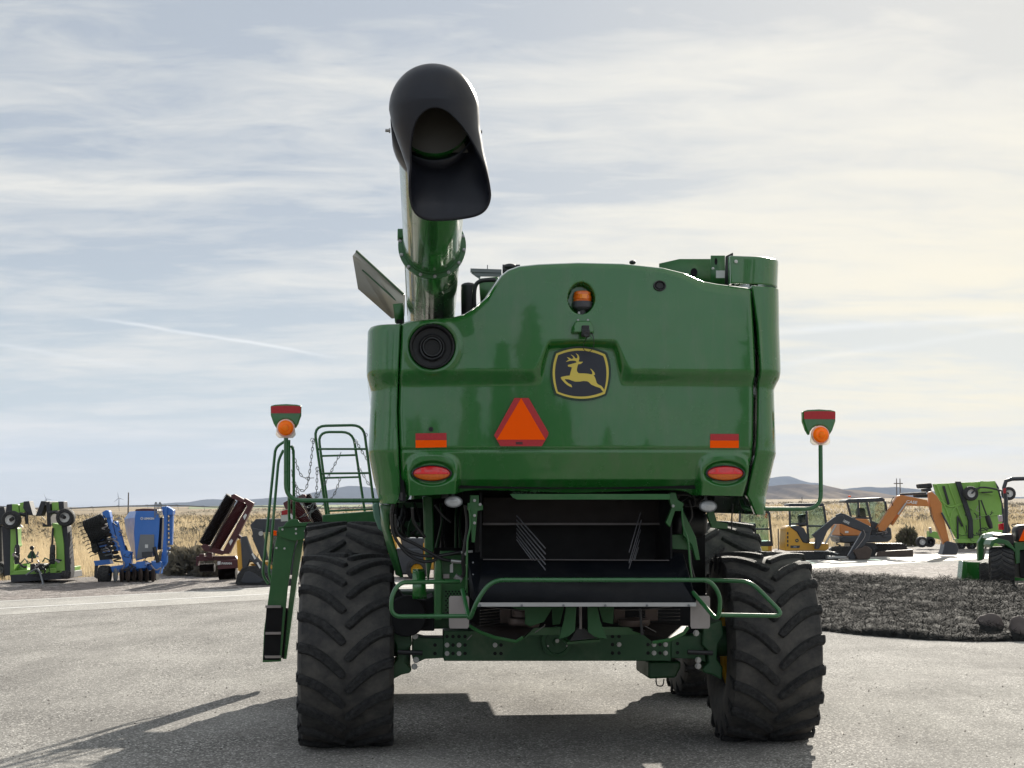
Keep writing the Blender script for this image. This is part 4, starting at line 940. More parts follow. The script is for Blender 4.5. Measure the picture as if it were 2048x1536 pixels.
# side compartment behind the post: near-black backing sheets, then machinery
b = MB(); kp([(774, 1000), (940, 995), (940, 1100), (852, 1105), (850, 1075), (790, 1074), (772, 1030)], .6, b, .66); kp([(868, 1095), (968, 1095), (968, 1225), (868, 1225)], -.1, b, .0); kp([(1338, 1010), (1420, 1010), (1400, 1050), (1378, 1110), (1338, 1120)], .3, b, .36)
kp([(935, 1205), (1395, 1205), (1400, 1278), (935, 1268)], -.02, b, .02); kp([(1336, 975), (1432, 985), (1426, 1016), (1336, 1018)], .28, b, .3)  # sheets added where bright gaps showed through, to keep the recess dark
build(b, 'dark_backing', 'void')
b = MB(); kp([(785, 1040), (840, 1045), (845, 1072), (790, 1072)], .4, b, .5); kp([(780, 1005), (845, 1005), (845, 1016), (780, 1016)], .3, b, .4); build(b, 'inner_bracket', 'green_dark', bevel=.005)
b = MB()
for x_, y_ in [(799, 1034), (811, 1034), (799, 1056), (811, 1057), (835, 1066)]: bolt(b, K(x_, y_, .36), .008, .01)
build(b, 'bracket_bolt', 'grey')
b = MB(); b.tube([K(1352, 1045, -.5), K(1402, 1045, -.5)], .118, 24); b.ell(K(1402, 1045, -.5), (.05, .118, .118), 24, 12); b.ell(K(1352, 1045, -.5), (.05, .118, .118), 24, 12); build(b, 'air_tank', 'black')
# hoses
hs = []
for pts, r in (([(784, 1022), (785, 1060), (800, 1090), (830, 1108), (870, 1112), (920, 1104)], .013), ([(784, 1030), (788, 1070), (812, 1105), (840, 1121), (865, 1122), (880, 1112), (905, 1108), (922, 1106)], .013), ([(790, 1030), (796, 1068), (830, 1088), (860, 1105), (885, 1118), (905, 1122)], .013), ([(788, 1000), (784, 1030), (786, 1050)], .02),
               ([(931, 1010), (935, 1050), (930, 1090), (926, 1120), (928, 1145), (922, 1158)], .017), ([(825, 1016), (827, 1040), (838, 1060), (850, 1075)], .014), ([(870, 1010), (885, 1030), (902, 1044)], .01), ([(1378, 1000), (1384, 1030), (1374, 1055), (1378, 1085), (1382, 1130), (1390, 1160)], .010), ([(1350, 990), (1375, 990), (1400, 1000), (1420, 990), (1460, 995)], .009), ([(1466, 1008), (1464, 1030), (1463, 1060)], .006), ([(1385, 985), (1390, 1010), (1370, 1012)], .009)):
    b = MB(); b.tube(cr([K(x_, y_, -.95 + .02 * i) for i, (x_, y_) in enumerate(pts)], 6), r, 10); build(b, 'hydraulic_hose', 'hose')
b = MB(); b.tube([K(902, 1122, -.9), K(922, 1124, -.9)], .016, 10); b.tube(cr([K(924, 1160, -.98), K(916, 1156, -.98), K(910, 1152, -.98)], 3), .024, 10); b.tube([K(922, 1105, -.9), K(945, 1103, -.9)], .012, 8); build(b, 'hose_fitting', 'steel')
b = MB(); kp([(886, 1148), (899, 1148), (899, 1157), (886, 1157)], -.80, b, -.76); build(b, 'valve_block', 'plate', bevel=.004)
rh = random.Random(11)
for i in range(9):
    x_ = rh.uniform(776, 838); yy = rh.uniform(.1, .5); b = MB(); b.tube(cr([K(x_, 1004, yy), K(x_ + rh.uniform(-9, 9), 1030, yy - .05), K(x_ + rh.uniform(-12, 16), 1052, yy - .1), K(x_ + rh.uniform(-16, 26), 1074, yy)], 5), rh.choice([.008, .011, .015]), 7); build(b, 'hydraulic_pipe', rh.choice(['hose', 'hose', 'grey', 'green_dark']))
for i in range(7):
    x_ = rh.uniform(874, 925); b = MB(); b.tube(cr([K(x_, 1008, -.2), K(x_ + rh.uniform(-9, 9), 1040, -.3), K(x_ + rh.uniform(-9, 9), 1095, -.25)], 5), rh.choice([.008, .012]), 7); build(b, 'hydraulic_pipe', rh.choice(['hose', 'green_dark', 'hose']))
for i in range(6):
    x_ = rh.uniform(1350, 1425); b = MB(); b.tube(cr([K(x_, 992, -.9), K(x_ + rh.uniform(-20, 14), 1004 + rh.uniform(0, 12), -.92), K(x_ + rh.uniform(-10, 24), 1012, -.8)], 5), rh.choice([.006, .010]), 7); build(b, 'wiring_loom', 'hose')
b = MB(); b.lathe([(.001, -.03), (.16, -.03), (.17, -.02), (.17, .02), (.001, .02)], K(812, 1232, -.35), (0, 1, 0), 28); b.lathe([(.001, -.05), (.05, -.05), (.05, 0)], K(812, 1232, -.35), (0, 1, 0), 16); build(b, 'pulley', 'void')
# work lamps
for cx, cy in ((907, 1003.5), (1416, 1012.5)):
    c = K(cx, cy, -1.22); b = MB(); b.lathe([(1, .012), (1, -.01), (.93, -.02), (.86, -.02)], (0, 0, 0), (0, 1, 0), 36); b.v = [(x * 18.5 * S1 + c.x, y + c.y, z * 12.3 * S1 + c.z) for x, y, z in b.v]; b.ell(c + Vector((0, .03, 0)), (17.5 * S1, .06, 11.5 * S1)); b.tube([c + Vector((0, .05, .02)), c + Vector((0, .1, .08))], .012, 6)
    wlp = build(b, 'work_lamp', 'grey'); b = MB(); b.ell(c + Vector((0, -.012, 0)), (16.2 * S1, .022, 10.4 * S1), 28, 14); b.ell(c + Vector((0, -.02, .006)), (10 * S1, .02, 5 * S1), 20, 10); b.build('lamp_lens', 'clear', wlp)

# ---- spreader
b = MB()
for pts in ([(938, 1250), (960, 1263), (990, 1274), (1030, 1281), (1040, 1276), (1062, 1258), (1068, 1250), (1000, 1240), (945, 1244)], [(1245, 1255), (1285, 1268), (1305, 1284), (1340, 1278), (1372, 1262), (1376, 1252), (1330, 1242), (1280, 1245)]):
    c_ = [K(x_, y_, -1.25 if y_ > 1256 else -.6) for x_, y_ in pts]; zc = min(p.z for p in c_) ; 
    b.add(c_, [tuple(range(len(c_)))])
dk = build(b, 'spreader_disc', 'rust_dark'); dk.modifiers.new('s', 'SOLIDIFY').thickness = .012
b = MB()
for pts in ([(936, 1250), (960, 1264), (990, 1275), (1032, 1283), (1046, 1274)], [(1305, 1285), (1342, 1279), (1368, 1266), (1376, 1254)]): b.tube([K(x_, y_, -1.28) for x_, y_ in pts], .014, 6)
kp([(1048, 1276), (1068, 1256), (1120, 1254), (1120, 1270), (1060, 1270)], -.9, b, -.85); kp([(1205, 1254), (1255, 1254), (1290, 1268), (1240, 1270), (1205, 1270)], -.9, b, -.85); kp([(1134, 1284), (1200, 1279), (1200, 1284), (1134, 1289)], -.6, b, -.3)
build(b, 'spreader_rim', 'green2')
b = MB()
for pl, y0_, y1_ in (([(1022, 1214), (1106, 1214), (1088, 1244), (1060, 1253), (1050, 1248), (1050, 1222), (1030, 1217)], -1.15, -1.14), ([(1132, 1214), (1153, 1214), (1150, 1262), (1138, 1272), (1118, 1278), (1128, 1240)], -1.25, -1.24), ([(1175, 1214), (1195, 1214), (1200, 1240), (1214, 1278), (1190, 1274), (1176, 1264)], -1.25, -1.24), ([(1104, 1214), (1128, 1214), (1120, 1248), (1105, 1250)], -1.0, -.99), ([(1197, 1214), (1228, 1214), (1226, 1248), (1206, 1244)], -1.0, -.99)): kp(pl, y0_, b, y1_)
build(b, 'spreader_vane', 'tine', bevel=.003)
b = MB(); b.tube([K(1161, 1212, -1.1), K(1161, 1258, -1.1)], .011, 8); build(b, 'spreader_post', 'plate')
b = MB(); c = K(1162, 1262, -1.1); b.prism([(K(x_, y_, -1.1).x, K(x_, y_, -1.1).z) for x_, y_ in ((1155, 1256), (1168, 1256), (1196, 1276), (1140, 1282))], -1.1, -.9); build(b, 'vane_boot', 'black')
b = MB()
for i in range(6): b.beam(K(960, 1221 + i * 6, -1.0), K(1001, 1217 + i * 6, -.8), .003, .006)
for i in range(4): b.beam(K(1315, 1219 + i * 7, -.8), K(1360, 1219 + i * 7, -1.0), .003, .006)
b.tube(cr([K(960, 1212, -1.3), K(1010, 1218, -1.3), K(1050, 1221, -1.3)], 4), .003, 5); b.tube(cr([K(1240, 1220, -1.3), K(1290, 1219, -1.3), K(1345, 1213, -1.3)], 4), .003, 5)
b.tube([K(1090, 1248, -1.3), K(1089, 1252, -1.3), K(1070, 1265, -1.3)], .004, 6); b.tube([K(1290, 1252, -1.3), K(1312, 1264, -1.3)], .004, 6); b.tube([K(934, 1280, -1.3), K(944, 1270, -1.3)], .004, 6)
build(b, 'spring_tine', mat('tine_steel', (.14, .13, .12), .45, metal=.5))
b = MB(); kp([(1000, 1219), (1022, 1219), (1022, 1248), (1000, 1248)], -.8, b, -.79); kp([(1228, 1218), (1250, 1218), (1250, 1246), (1228, 1246)], -.8, b, -.79); kp([(1290, 1218), (1316, 1218), (1316, 1242), (1290, 1242)], -.8, b, -.79)
b.lathe([(.12, -.02), (.13, 0), (.13, .03), (.12, .05), (.001, .05)], K(1048, 1248, -.9), (0, 0, 1), 24); b.lathe([(.10, -.02), (.10, .03), (.001, .05)], K(1048, 1228, -.85), (0, 0, 1), 24); b.lathe([(.12, -.02), (.13, 0), (.13, .03), (.001, .05)], K(1268, 1246, -.9), (0, 0, 1), 24)
build(b, 'spreader_hub', mat('worn_hub_steel', (.09, .065, .055), .5, metal=.4, var=.35), bevel=.004)
b = MB()
for i in range(7): b.ell(K(1286 + (i % 2) * 2, 1226 + i * 7, -1.28), (.006, .006, .006), 8, 6)
b.tube([K(1280, 1217, -1.26), K(1284, 1270, -1.26)], .011, 6); build(b, 'chain_guide', 'black')

# ---- tubular guards
def guard(pts, y, label=None, r=.0165, closed=False, fil=.09):
    b = MB(); q = [K(p[0], p[1], p[2] if len(p) > 2 else y) for p in pts]; b.tube(fillet(q, fil, 6), r, 12); o = build(b, 'guard_rail', 'tube'); 
    if label: o['label'] = label
    return o
guard([(925, 1180, -1.35), (939, 1243, -1.72), (952, 1205, -1.78), (982, 1160, -1.78), (1420, 1160, -1.78), (1441, 1190, -1.78), (1438, 1245, -1.75), (1386, 1185, -1.4)], -1.75, 'long green tube guard across the tailboard', fil=.12)
guard([(918, 1163, -1.2), (800, 1165, -1.6), (783, 1190, -1.65), (782, 1233, -1.65), (935, 1232, -1.65)], -1.6, 'left green tube loop beside the rear tyre', fil=.09)
guard([(1388, 1159, -1.2), (1502, 1163, -1.6), (1570, 1232, -1.7), (1440, 1230, -1.72)], -1.6, 'right green tube loop reaching across the rear tyre', fil=.09)

# ---- marker light arms
def marker(head, pole, y, name_label):
    b = MB(); q = [K(x_, y_, y + (dy if dy else 0)) for x_, y_, dy in pole]; b.tube(fillet(q, .13, 7), .0175, 12); o = build(b, 'marker_light', 'tube'); o['label'] = name_label
    hx, hy, w = head; f = lambda a, c_: (K(hx + a * w, hy + c_ * w, y).x, K(hx + a * w, hy + c_ * w, y).z)
    b = MB(); b.prism([f(-1, -.62), (f(-.7, -.70)), f(0, -.74), f(.7, -.70), f(1, -.62), f(.98, 0), f(.80, .52), f(.60, .86), f(.55, .62), f(.40, .40), f(.18, .27), f(-.18, .27), f(-.40, .40), f(-.55, .62), f(-.60, .86), f(-.80, .52), f(-.98, 0)], y - .015, y + .05); b.build('marker_housing', 'green', o, bevel=.012)
    b = MB(); b.prism([f(-.95, -.58), f(-.5, -.62), f(.5, -.62), f(.95, -.58), f(.95, -.14), f(-.95, -.14)], y - .020, y - .016); b.build('red_strip', 'red', o)
    c = Vector((f(0, .82)[0], y - .02, f(0, .82)[1])); rr = .5 * w * S1 * 1.02
    b = MB(); b.lathe([(rr * 1.0, .0), (rr * 1.18, .0), (rr * 1.18, -.02), (rr * 1.0, -.03)], c, (0, 1, 0), 32); b.prism([(c.x - rr * 1.15, c.z), (c.x + rr * 1.15, c.z), (c.x + rr * 1.3, c.z - rr * .9), (c.x + rr * .9, c.z - rr * 1.3), (c.x - rr * .9, c.z - rr * 1.3), (c.x - rr * 1.3, c.z - rr * .9)], y - .034, y - .018); b.build('lamp_surround', 'white_t', o, bevel=.004)
    b = MB(); b.lathe([(rr, -.032), (rr * .97, -.045), (rr * .8, -.058), (rr * .45, -.064), (rr * .42, -.060), (rr * .2, -.060), (.001, -.066)], c, (0, 1, 0), 36); b.lathe([(rr, -.032), (rr, .02), (rr * .6, .04), (.001, .04)], c, (0, 1, 0), 36); b.build('amber_lens', 'amber_t', o); b = MB(); b.lathe([(rr * .40, -.058), (rr * .40, -.070), (rr * .28, -.074), (.001, -.076)], c, (0, 1, 0), 24); b.build('lens_glow', 'amber_glow', o); return o
marker((572, 831, 31), [(572, 872, 0), (572, 1001, 0), (812, 1001, 0), (818, 985, .1)], -.95, 'left marker lamp on its bent green tube')
marker((1638, 843, 33), [(1641, 884, 0), (1642, 1018, 0), (1488, 1018, 0), (1482, 1000, .1)], -.95, 'right marker lamp on its bent green tube')

# ---- access ladder, platform and rails (front left)
YL = 4.3; SL = (YL + 13.07) / 3000
b = MB(); kp([(556, 1060), (604, 1056), (590, 1090), (584, 1120), (575, 1180), (562, 1323), (525, 1325), (528, 1260), (541, 1165), (548, 1100)], YL, b, YL + .045); ld = build(b, 'ladder', 'green2', bevel=.006); ld['label'] = 'swing-out green ladder in front of the left tyres'
b = MB(); kp([(603, 1060), (607, 1078), (590, 1190), (573, 1318), (565, 1318), (578, 1200), (590, 1100)], YL + .10, b, YL + .40)
b.build('ladder_flank', 'green', ld)
b = MB()
for y_ in (1216, 1270, 1318): b.prism([(K(531 if y_ < 1300 else 529, y_ - 2, YL).x, K(0, y_ - 2, YL - .02).z), (K(562, y_, YL).x, K(0, y_ - 2, YL - .02).z), (K(562, y_, YL).x, K(0, y_ + 3, YL - .02).z), (K(531, y_, YL).x, K(0, y_ + 3, YL - .02).z)], YL - .03, YL - .008)
split_build(b, 'tread_strip', 'plate', ld)
b = MB(); kp([(533, 1214), (566, 1214), (559, 1320), (526, 1320)], YL - .005, b, YL - .001); kp([(570, 1216), (576, 1216), (568, 1316), (562, 1316)], YL + .06, b, YL + .065); split_build(b, 'tread_opening', 'void', ld)
b = MB(); kp([(556, 1054), (604, 1050), (740, 1047), (745, 1066), (620, 1072), (603, 1080), (585, 1082), (560, 1074)], YL - .04, b, YL - .01); kp([(600, 1045), (625, 1044), (625, 1052), (565, 1055), (572, 1045), (582, 1038), (595, 1038)], YL - .06, b, YL - .04); kp([(645, 1030), (750, 1022), (755, 1045), (645, 1048)], YL + .1, b, YL + .8); pf = build(b, 'platform', 'green2', bevel=.008)
b = MB()
for x_, y_ in [(592, 1058), (610, 1062), (592, 1067), (553, 1096), (569, 1097), (565, 1059)]: bolt(b, K(x_, y_, YL - .045), .010, .012)
split_build(b, 'platform_bolt', 'white', pf); b = MB(); kp([(547, 1061), (553, 1062), (553, 1071), (547, 1071)], YL - .03, b, YL); b.build('side_marker', 'orange', pf)
def rail(pts, y, fil=.08, r=.0165, name='handrail'):
    b = MB(); b.tube(fillet([K(p[0], p[1], y + (p[2] if len(p) > 2 else 0)) for p in pts], fil, 5), r, 10); return build(b, name, 'tube')
rail([(569, 883), (551, 895), (525, 1150), (537, 1168)], YL); rail([(567, 900), (557, 920), (537, 1150), (550, 1178)], YL + .25); rail([(578, 880), (578, 1045)], YL + .1); rail([(582, 892), (587, 900), (588, 1045)], YL + .15)
rail([(655, 1045), (628, 852), (727, 850), (752, 1040)], YL + .5, .14); rail([(660, 1048), (636, 864), (706, 864), (732, 1040)], YL + 1.2, .14)
for pts, d in (([(637, 898), (735, 898)], .5), ([(641, 912), (715, 910)], 1.2), ([(644, 947), (740, 946)], .5), ([(647, 956), (722, 954)], 1.2), ([(657, 1022), (748, 1018)], .5)): rail(pts, YL + d, r=.013)
def chain(a, m, c, y, n):
    q = cr([K(*a, y), K(*m, y), K(*c, y)], 40); L = [0]
    for i in range(1, len(q)): L.append(L[-1] + (q[i] - q[i - 1]).length)
    b = MB(); N_ = int(L[-1] / .043)
    for k in range(N_):
        s = L[-1] * (k + .5) / N_; i = max(j for j in range(len(L)) if L[j] <= s); i = min(i, len(q) - 2); p = q[i].lerp(q[i + 1], (s - L[i]) / max(L[i + 1] - L[i], 1e-6)); d = (q[i + 1] - q[i]).normalized()
        w = d.cross(Vector((0, 1, 0))).normalized() if k % 2 else Vector((0, 1, 0)); ring = [p + d * .027 * math.cos(t_) + w * .012 * math.sin(t_) for t_ in [2 * PI * j / 8 for j in range(8)]]; b.tube(ring, .0042, 4, closed=True)
    return build(b, 'safety_chain', 'grey')
chain((583, 895), (602, 950), (627, 956), YL + .3, 20); chain((584, 965), (612, 977), (627, 880), YL + .3, 20); chain((583, 940), (600, 990), (640, 1003), YL + .3, 20); chain((634, 935), (632, 990), (618, 1037), YL + .4, 20); chain((585, 975), (620, 1012), (682, 905), YL + 1., 20); chain((600, 1035), (660, 1000), (681, 955), YL + 1., 20); chain((712, 882), (725, 905), (735, 920), YL + .7, 10); chain((722, 940), (735, 965), (745, 975), YL + .7, 10)
for x_, y_, d in ((625, 880, .5), (731, 870, .5), (712, 883, 1.2), (635, 938, .5), (718, 938, 1.2), (584, 895, .2)):
    b = MB(); c = K(x_, y_, YL + d - .03); b.tube([c + Vector((.022 * math.cos(a), 0, .022 * math.sin(a))) for a in [2 * PI * j / 14 for j in range(14)]], .004, 5, closed=True); build(b, 'chain_ring', 'grey')
b = MB(); kp([(562, 1022), (575, 1018), (576, 1042), (562, 1043)], YL + .05, b, YL + .055); dc = build(b, 'warning_decal', 'white'); b = MB(); kp([(563, 1022), (575, 1019), (575, 1029), (563, 1030)], YL + .045, b, YL + .049); b.build('decal_band', 'red', dc)

# ---- unloading auger
def Wl(p): return CMI @ p
aB, aE = Wl(P(862, 640, 13.6)), Wl(P(868, 238, 8.5)); ad = (aE - aB).normalized(); aB0 = aB - ad * 1.0; RT = .215
b = MB(); b.tube([aB0, aE + ad * .02], RT, 48, caps=False); au = build(b, 'unloading_auger', 'green', ang=60); au['label'] = 'long green unloading tube pointing back over the hood'
b = MB(); b.tube([aB0 + ad * .2, aE - ad * .2], .03, 8)
n_ = 400; L_ = (aE - aB0).length - .5; u_ = ad.cross(Vector((0, 0, 1))).normalized(); w_ = u_.cross(ad)
vs = []; fs = []
for i in range(n_):
    s = i / n_; a = s * 2 * PI * L_ / .42; p = aB0 + ad * (.2 + s * L_)
    vs += [p + (u_ * math.cos(a) + w_ * math.sin(a)) * .03, p + (u_ * math.cos(a) + w_ * math.sin(a)) * .19]
    if i: fs.append((2 * i - 2, 2 * i - 1, 2 * i + 1, 2 * i))
b.add(vs, fs); b.build('auger_screw', 'black', au)
Lt = (aE - aB).length; tf = .0
# flange at the joint (Y about 11.3)
fs_ = (Wl(P(861, 500, 11.15)) - aB).dot(ad); fc = aB + ad * fs_
b = MB(); b.lathe([(RT - .002, -.05), (RT + .012, -.05), (RT + .012, -.02), (RT + .040, -.014), (RT + .040, .014), (RT + .012, .02), (RT + .012, .05), (RT - .002, .05)], fc, ad, 56)
fl = b.build('flange', 'green2', au, ang=40); b = MB()
for i in range(14):
    a = 2 * PI * (i + .3) / 14; d = u_ * math.cos(a) + w_ * math.sin(a); bolt(b, fc + d * (RT + .027) + ad * .02, .011, .014, ad)
split_build(b, 'flange_bolt', 'steel', au)
b = MB(); hc = fc + w_ * (RT + .05) - u_ * .0; b.box(fc + (u_ * math.cos(2.9 + PI) + w_ * .35).normalized() * (RT + .035), (.05, .14, .07)); b.build('hinge', 'green2', au, bevel=.006)
# rubber spout
SP = aE.copy(); wz = Vector((0, 0, 1)); fw = Vector((ad.x, ad.y, 0)).normalized(); rt = Vector((fw.y, -fw.x, 0)) * -1   # fw towards the viewer
rt = fw.cross(wz) * -1 if fw.cross(wz).x < 0 else fw.cross(wz)
px8 = 8.35 / FPX; Rh = 94 * px8
b = MB()
# axis path of the hood body: dome centre and going down, swinging right and outwards
NA, NV = 72, 54; rows = []; top_z = 110 * px8
for j in range(NV + 1):
    s = j / NV; row = []
    for i in range(NA):
        f = 2 * PI * i / NA; ca, sa = math.cos(f), math.sin(f)      # ca=+1 faces the viewer, sa=+1 to the right
        front = .5 + .5 * ca; low_px = 447 - 207 * front ** 2.0 - 10 * max(0, sa) * (1 - front) + 6 * max(0, -sa) * (1 - front)
        y_top = 127; yv = y_top + (low_px - y_top) * s
        q_ = max(0, (222 - yv) / 95.); r_ = math.sqrt(max(0, 1 - q_ ** 2.0)) ** .96
        cx = float(np.interp(yv, [127, 222, 260, 310, 345, 400, 450], [866, 868, 873, 886, 896, 902, 904])); hw_ = float(np.interp(yv, [222, 260, 310, 345, 400, 450], [93, 90, 85, 83, 85, 84]))
        g_ = max(0, yv - 222) / 230.; rx = hw_ * r_; ry = 94 * r_ * (1 - .38 * min(1, g_ * 1.2))
        yy = ca * ry * px8 + (.06 * g_ if ca < 0 else 0) * -ca
        dx = (sa * rx + (cx - 868)) * px8; row.append(SP + rt * dx + fw * (yy + .02 + .03 * g_) + wz * ((238 - yv) * px8))
    rows.append(row)
for r__ in rows: b.v += [tuple(p) for p in r__]
b.f = [(j * NA + i, j * NA + (i + 1) % NA, (j + 1) * NA + (i + 1) % NA, (j + 1) * NA + i) for j in range(NV) for i in range(NA)]; b.m = [0] * len(b.f)
sp = b.build('spout_hood', 'rubber_hood', au, ang=70); sp['label'] = 'black moulded rubber spout hood with open mouth and hanging flap'
md = sp.modifiers.new('s', 'SOLIDIFY'); md.thickness = .012; md.offset = -1
b = MB(); b.tube([aE - ad * .42, aE - ad * .36, aE - ad * .02], [RT + .028, RT + .034, RT + .036], 48, caps=False); cl_ = b.build('spout_collar', 'rubber_hood', au, ang=50); cl_.modifiers.new('s', 'SOLIDIFY').thickness = .01
b = MB()
for s in (-1, 1): bolt(b, aE - ad * .2 + u_ * s * (RT + .04), .012, .03, u_ * s)
split_build(b, 'clamp_bolt', 'steel', au)
# inner end plate seen in the mouth
b = MB(); b.prism([(-.2, -.13), (.2, -.13), (.14, .0), (-.14, .0)], 0, .006, fn=lambda x, y, z: tuple(SP + rt * x + fw * (y - .02) + wz * (z - .06))); b.lathe([(RT - .002, 0), (RT - .004, -.004), (.001, -.004)], aE + ad * .01, ad, 32); b.build('end_plate', mat('grain_worn_steel', (.035, .030, .022), .6), au)
# ---- tank cover flap on the left
def KY(px, py, Y): return Wl(P(px, py, Y))
b = MB(); q = [KY(713, 502, 14.8), KY(807, 588, 14.4), KY(806, 632, 14.4), KY(783, 637, 14.5), KY(716, 578, 14.8), KY(705, 512, 15)]
b.add(q, [tuple(range(6))]); tf_ = build(b, 'tank_cover', mat('galvanised_cover_sheet', (.30, .29, .24), .35, metal=.5, var=.25, scale=3)); tf_.modifiers.new('s', 'SOLIDIFY').thickness = .02
b = MB(); b.tube([q[0], q[1]], .012, 6); b.tube([KY(725, 540, 14.75), KY(800, 608, 14.45)], .008, 6); b.build('cover_edge', 'green_dark', tf_)
b = MB(); b.add([KY(786, 608, 13), KY(806, 606, 13), KY(808, 645, 13), KY(790, 645, 13)], [(0, 1, 2, 3)]); o = build(b, 'cover_bracket', 'green2'); o.modifiers.new('s', 'SOLIDIFY').thickness = .06
# engine details left of the hood crest
b = MB(); b.tube([KY(938, 640, 12.6), KY(937, 572, 12.6)], .065, 16); b.ell(KY(937, 572, 12.6), (.065, .065, .03)); b.tube(cr([KY(948, 612, 12.4), KY(950, 575, 12.4), KY(962, 562, 12.4), KY(992, 560, 12.4)], 5), .018, 10); build(b, 'air_cleaner', 'black')
b = MB(); kp_ = [(958, 560), (996, 556), (996, 600), (962, 620)]; b.add([KY(x, y, 12.8) for x, y in kp_], [(0, 1, 2, 3)]); o = build(b, 'engine_bracket', 'green2'); o.modifiers.new('s', 'SOLIDIFY').thickness = .08
b = MB(); b.beam(KY(941, 541, 13), KY(1003, 543, 13), .05, .03); b.beam(KY(950, 549, 13), KY(1003, 550, 13), .03, .03); b.beam(KY(944, 545, 13), KY(960, 556, 13), .02, .02); b.tube([KY(975, 530, 13), KY(975, 545, 13)], .004, 5); build(b, 'radiator_bar', 'grey')
b = MB(); b.tube([KY(1005, 540, 13.4), KY(1040, 540, 13.4)], .05, 14); b.ell(KY(1020, 535, 13.4), (.07, .07, .035)); b.ell(KY(1265, 525, 13.2), (.03, .03, .02)); build(b, 'filler_cap', 'black')
# structure behind the right crest
b = MB(); pl = [(1318, 528), (1358, 519), (1422, 519), (1422, 580), (1318, 580)]; qv = [KY(x, y, 13.4) for x, y in pl]; b.add(qv, [tuple(range(5))]); pl2 = [(1422, 511), (1450, 511), (1450, 580), (1422, 580)]; b.add([KY(x, y, 13.2) for x, y in pl2], [(0, 1, 2, 3)]); ex = build(b, 'tank_extension', 'green2'); ex.modifiers.new('s', 'SOLIDIFY').thickness = .03
b = MB()
for cx, cy, rx, ry in ((1388, 545, 7, 9), (1432, 523, 3, 7)): b.add([KY(cx + rx * math.cos(a), cy + ry * math.sin(a), 13.15) for a in [2 * PI * j / 16 for j in range(16)]], [tuple(range(16))])
split_build(b, 'slot', 'void', ex)
b = MB(); b.add([KY(x, y, 13.0) for x, y in ((1452, 512), (1466, 505), (1470, 580), (1450, 580))], [(0, 1, 2, 3)]); o = build(b, 'rubber_seal', 'black'); o.modifiers.new('s', 'SOLIDIFY').thickness = .04
b = MB(); b.add([KY(x, y, 13.1) for x, y in ((1432, 541), (1450, 541), (1450, 556), (1432, 556))], [(0, 1, 2, 3)]); b.build('data_plate', 'white', ex)
b = MB(); bolt(b, K(1472, 523, YH + .05), .012, .012); bolt(b, KY(1426, 537, 13.1), .01, .01); build(b, 'panel_bolt', 'white')
# ================================================================ machines and things around the yard
CLUT = []
class Rig:
    """a thing surveyed from the photograph, standing on the ground at its own distance"""
    def __init__(s, name, label, cat, px, py, group=None):
        s.p = G(px, py); s.Y = s.p.y; s.u = s.Y / FPX; s.root = thing(name, label, cat, s.p, 0, group)
    def q(s, px, py, dy=0.): return P(px, py, s.Y + dy) - s.p
    def pl(s, b, pts, dy, th, mi=0):
        n = len(pts); f = [s.q(x, y, dy) for x, y in pts]; k = [v + Vector((0, th, 0)) for v in f]
        b.add(f + k, [tuple(range(n))[::-1], tuple(range(n, 2 * n))] + [(i, (i + 1) % n, n + (i + 1) % n, n + i) for i in range(n)], mi); return b
    def part(s, pts, dy, th, name, mt, parent=None, bevel=.01, label=None):
        o = s.pl(MB(), pts, dy, th).build(name, mt, parent or s.root, bevel=bevel)
        if label: o['label'] = label
        return o
    def rect(s, x0, y0, x1, y1): return [(x0, y0), (x1, y0), (x1, y1), (x0, y1)]
    def tb(s, pts, r, name, mt, parent=None, dy=0., smooth=0, n=8):
        q = [s.q(p[0], p[1], dy + (p[2] if len(p) > 2 else 0)) for p in pts]
        if smooth: q = cr(q, smooth)
        return MB().tube(q, r, n).build(name, mt, parent or s.root)
    def disc_wheel(s, cx, cy, rpx, dy, th, name='wheel', rim='white', rimf=.55, parent=None):
        c = s.q(cx, cy, dy); R = rpx * s.u; b = MB()
        b.lathe([(R * rimf, 0), (R * (rimf + .05), -th * .05), (R * .9, -th * .02), (R, th * .18), (R, th * .82), (R * .9, th), (R * rimf, th)], c, (0, 1, 0), 40); w = b.build(name, 'lug', parent or s.root)
        b = MB(); b.lathe([(R * rimf * 1.02, th * .1), (R * rimf * .95, -th * .02), (R * rimf * .8, th * .25), (R * rimf * .35, th * .3), (R * rimf * .3, -th * .1), (.001, -th * .1)], c, (0, 1, 0), 32); b.build('rim', rim, w); return w
    def tread_wheel(s, x0, x1, y0, y1, name='wheel', n=20, rim='yellow', flip=1, lab=None, side=None, dyaw=0.):
        c = s.q((x0 + x1) / 2, (y0 + y1) / 2, 0); R = (y1 - y0) * s.u / 2; Wd = (x1 - x0) * s.u
        w = rim_mesh(R * .5, Wd / 2, 0).build(name, rim, s.root); w.location = c; w.rotation_euler = (0, 0, dyaw)
        t_ = tyre(R, Wd, R * .52, n, flip, lug_h=R * .06, A=.32); t_.build('tyre', ['lug', 'tyre'], w, ang=38); return w

def grid_lines(s, b, p0, p1, n, r, w0, w1): pass

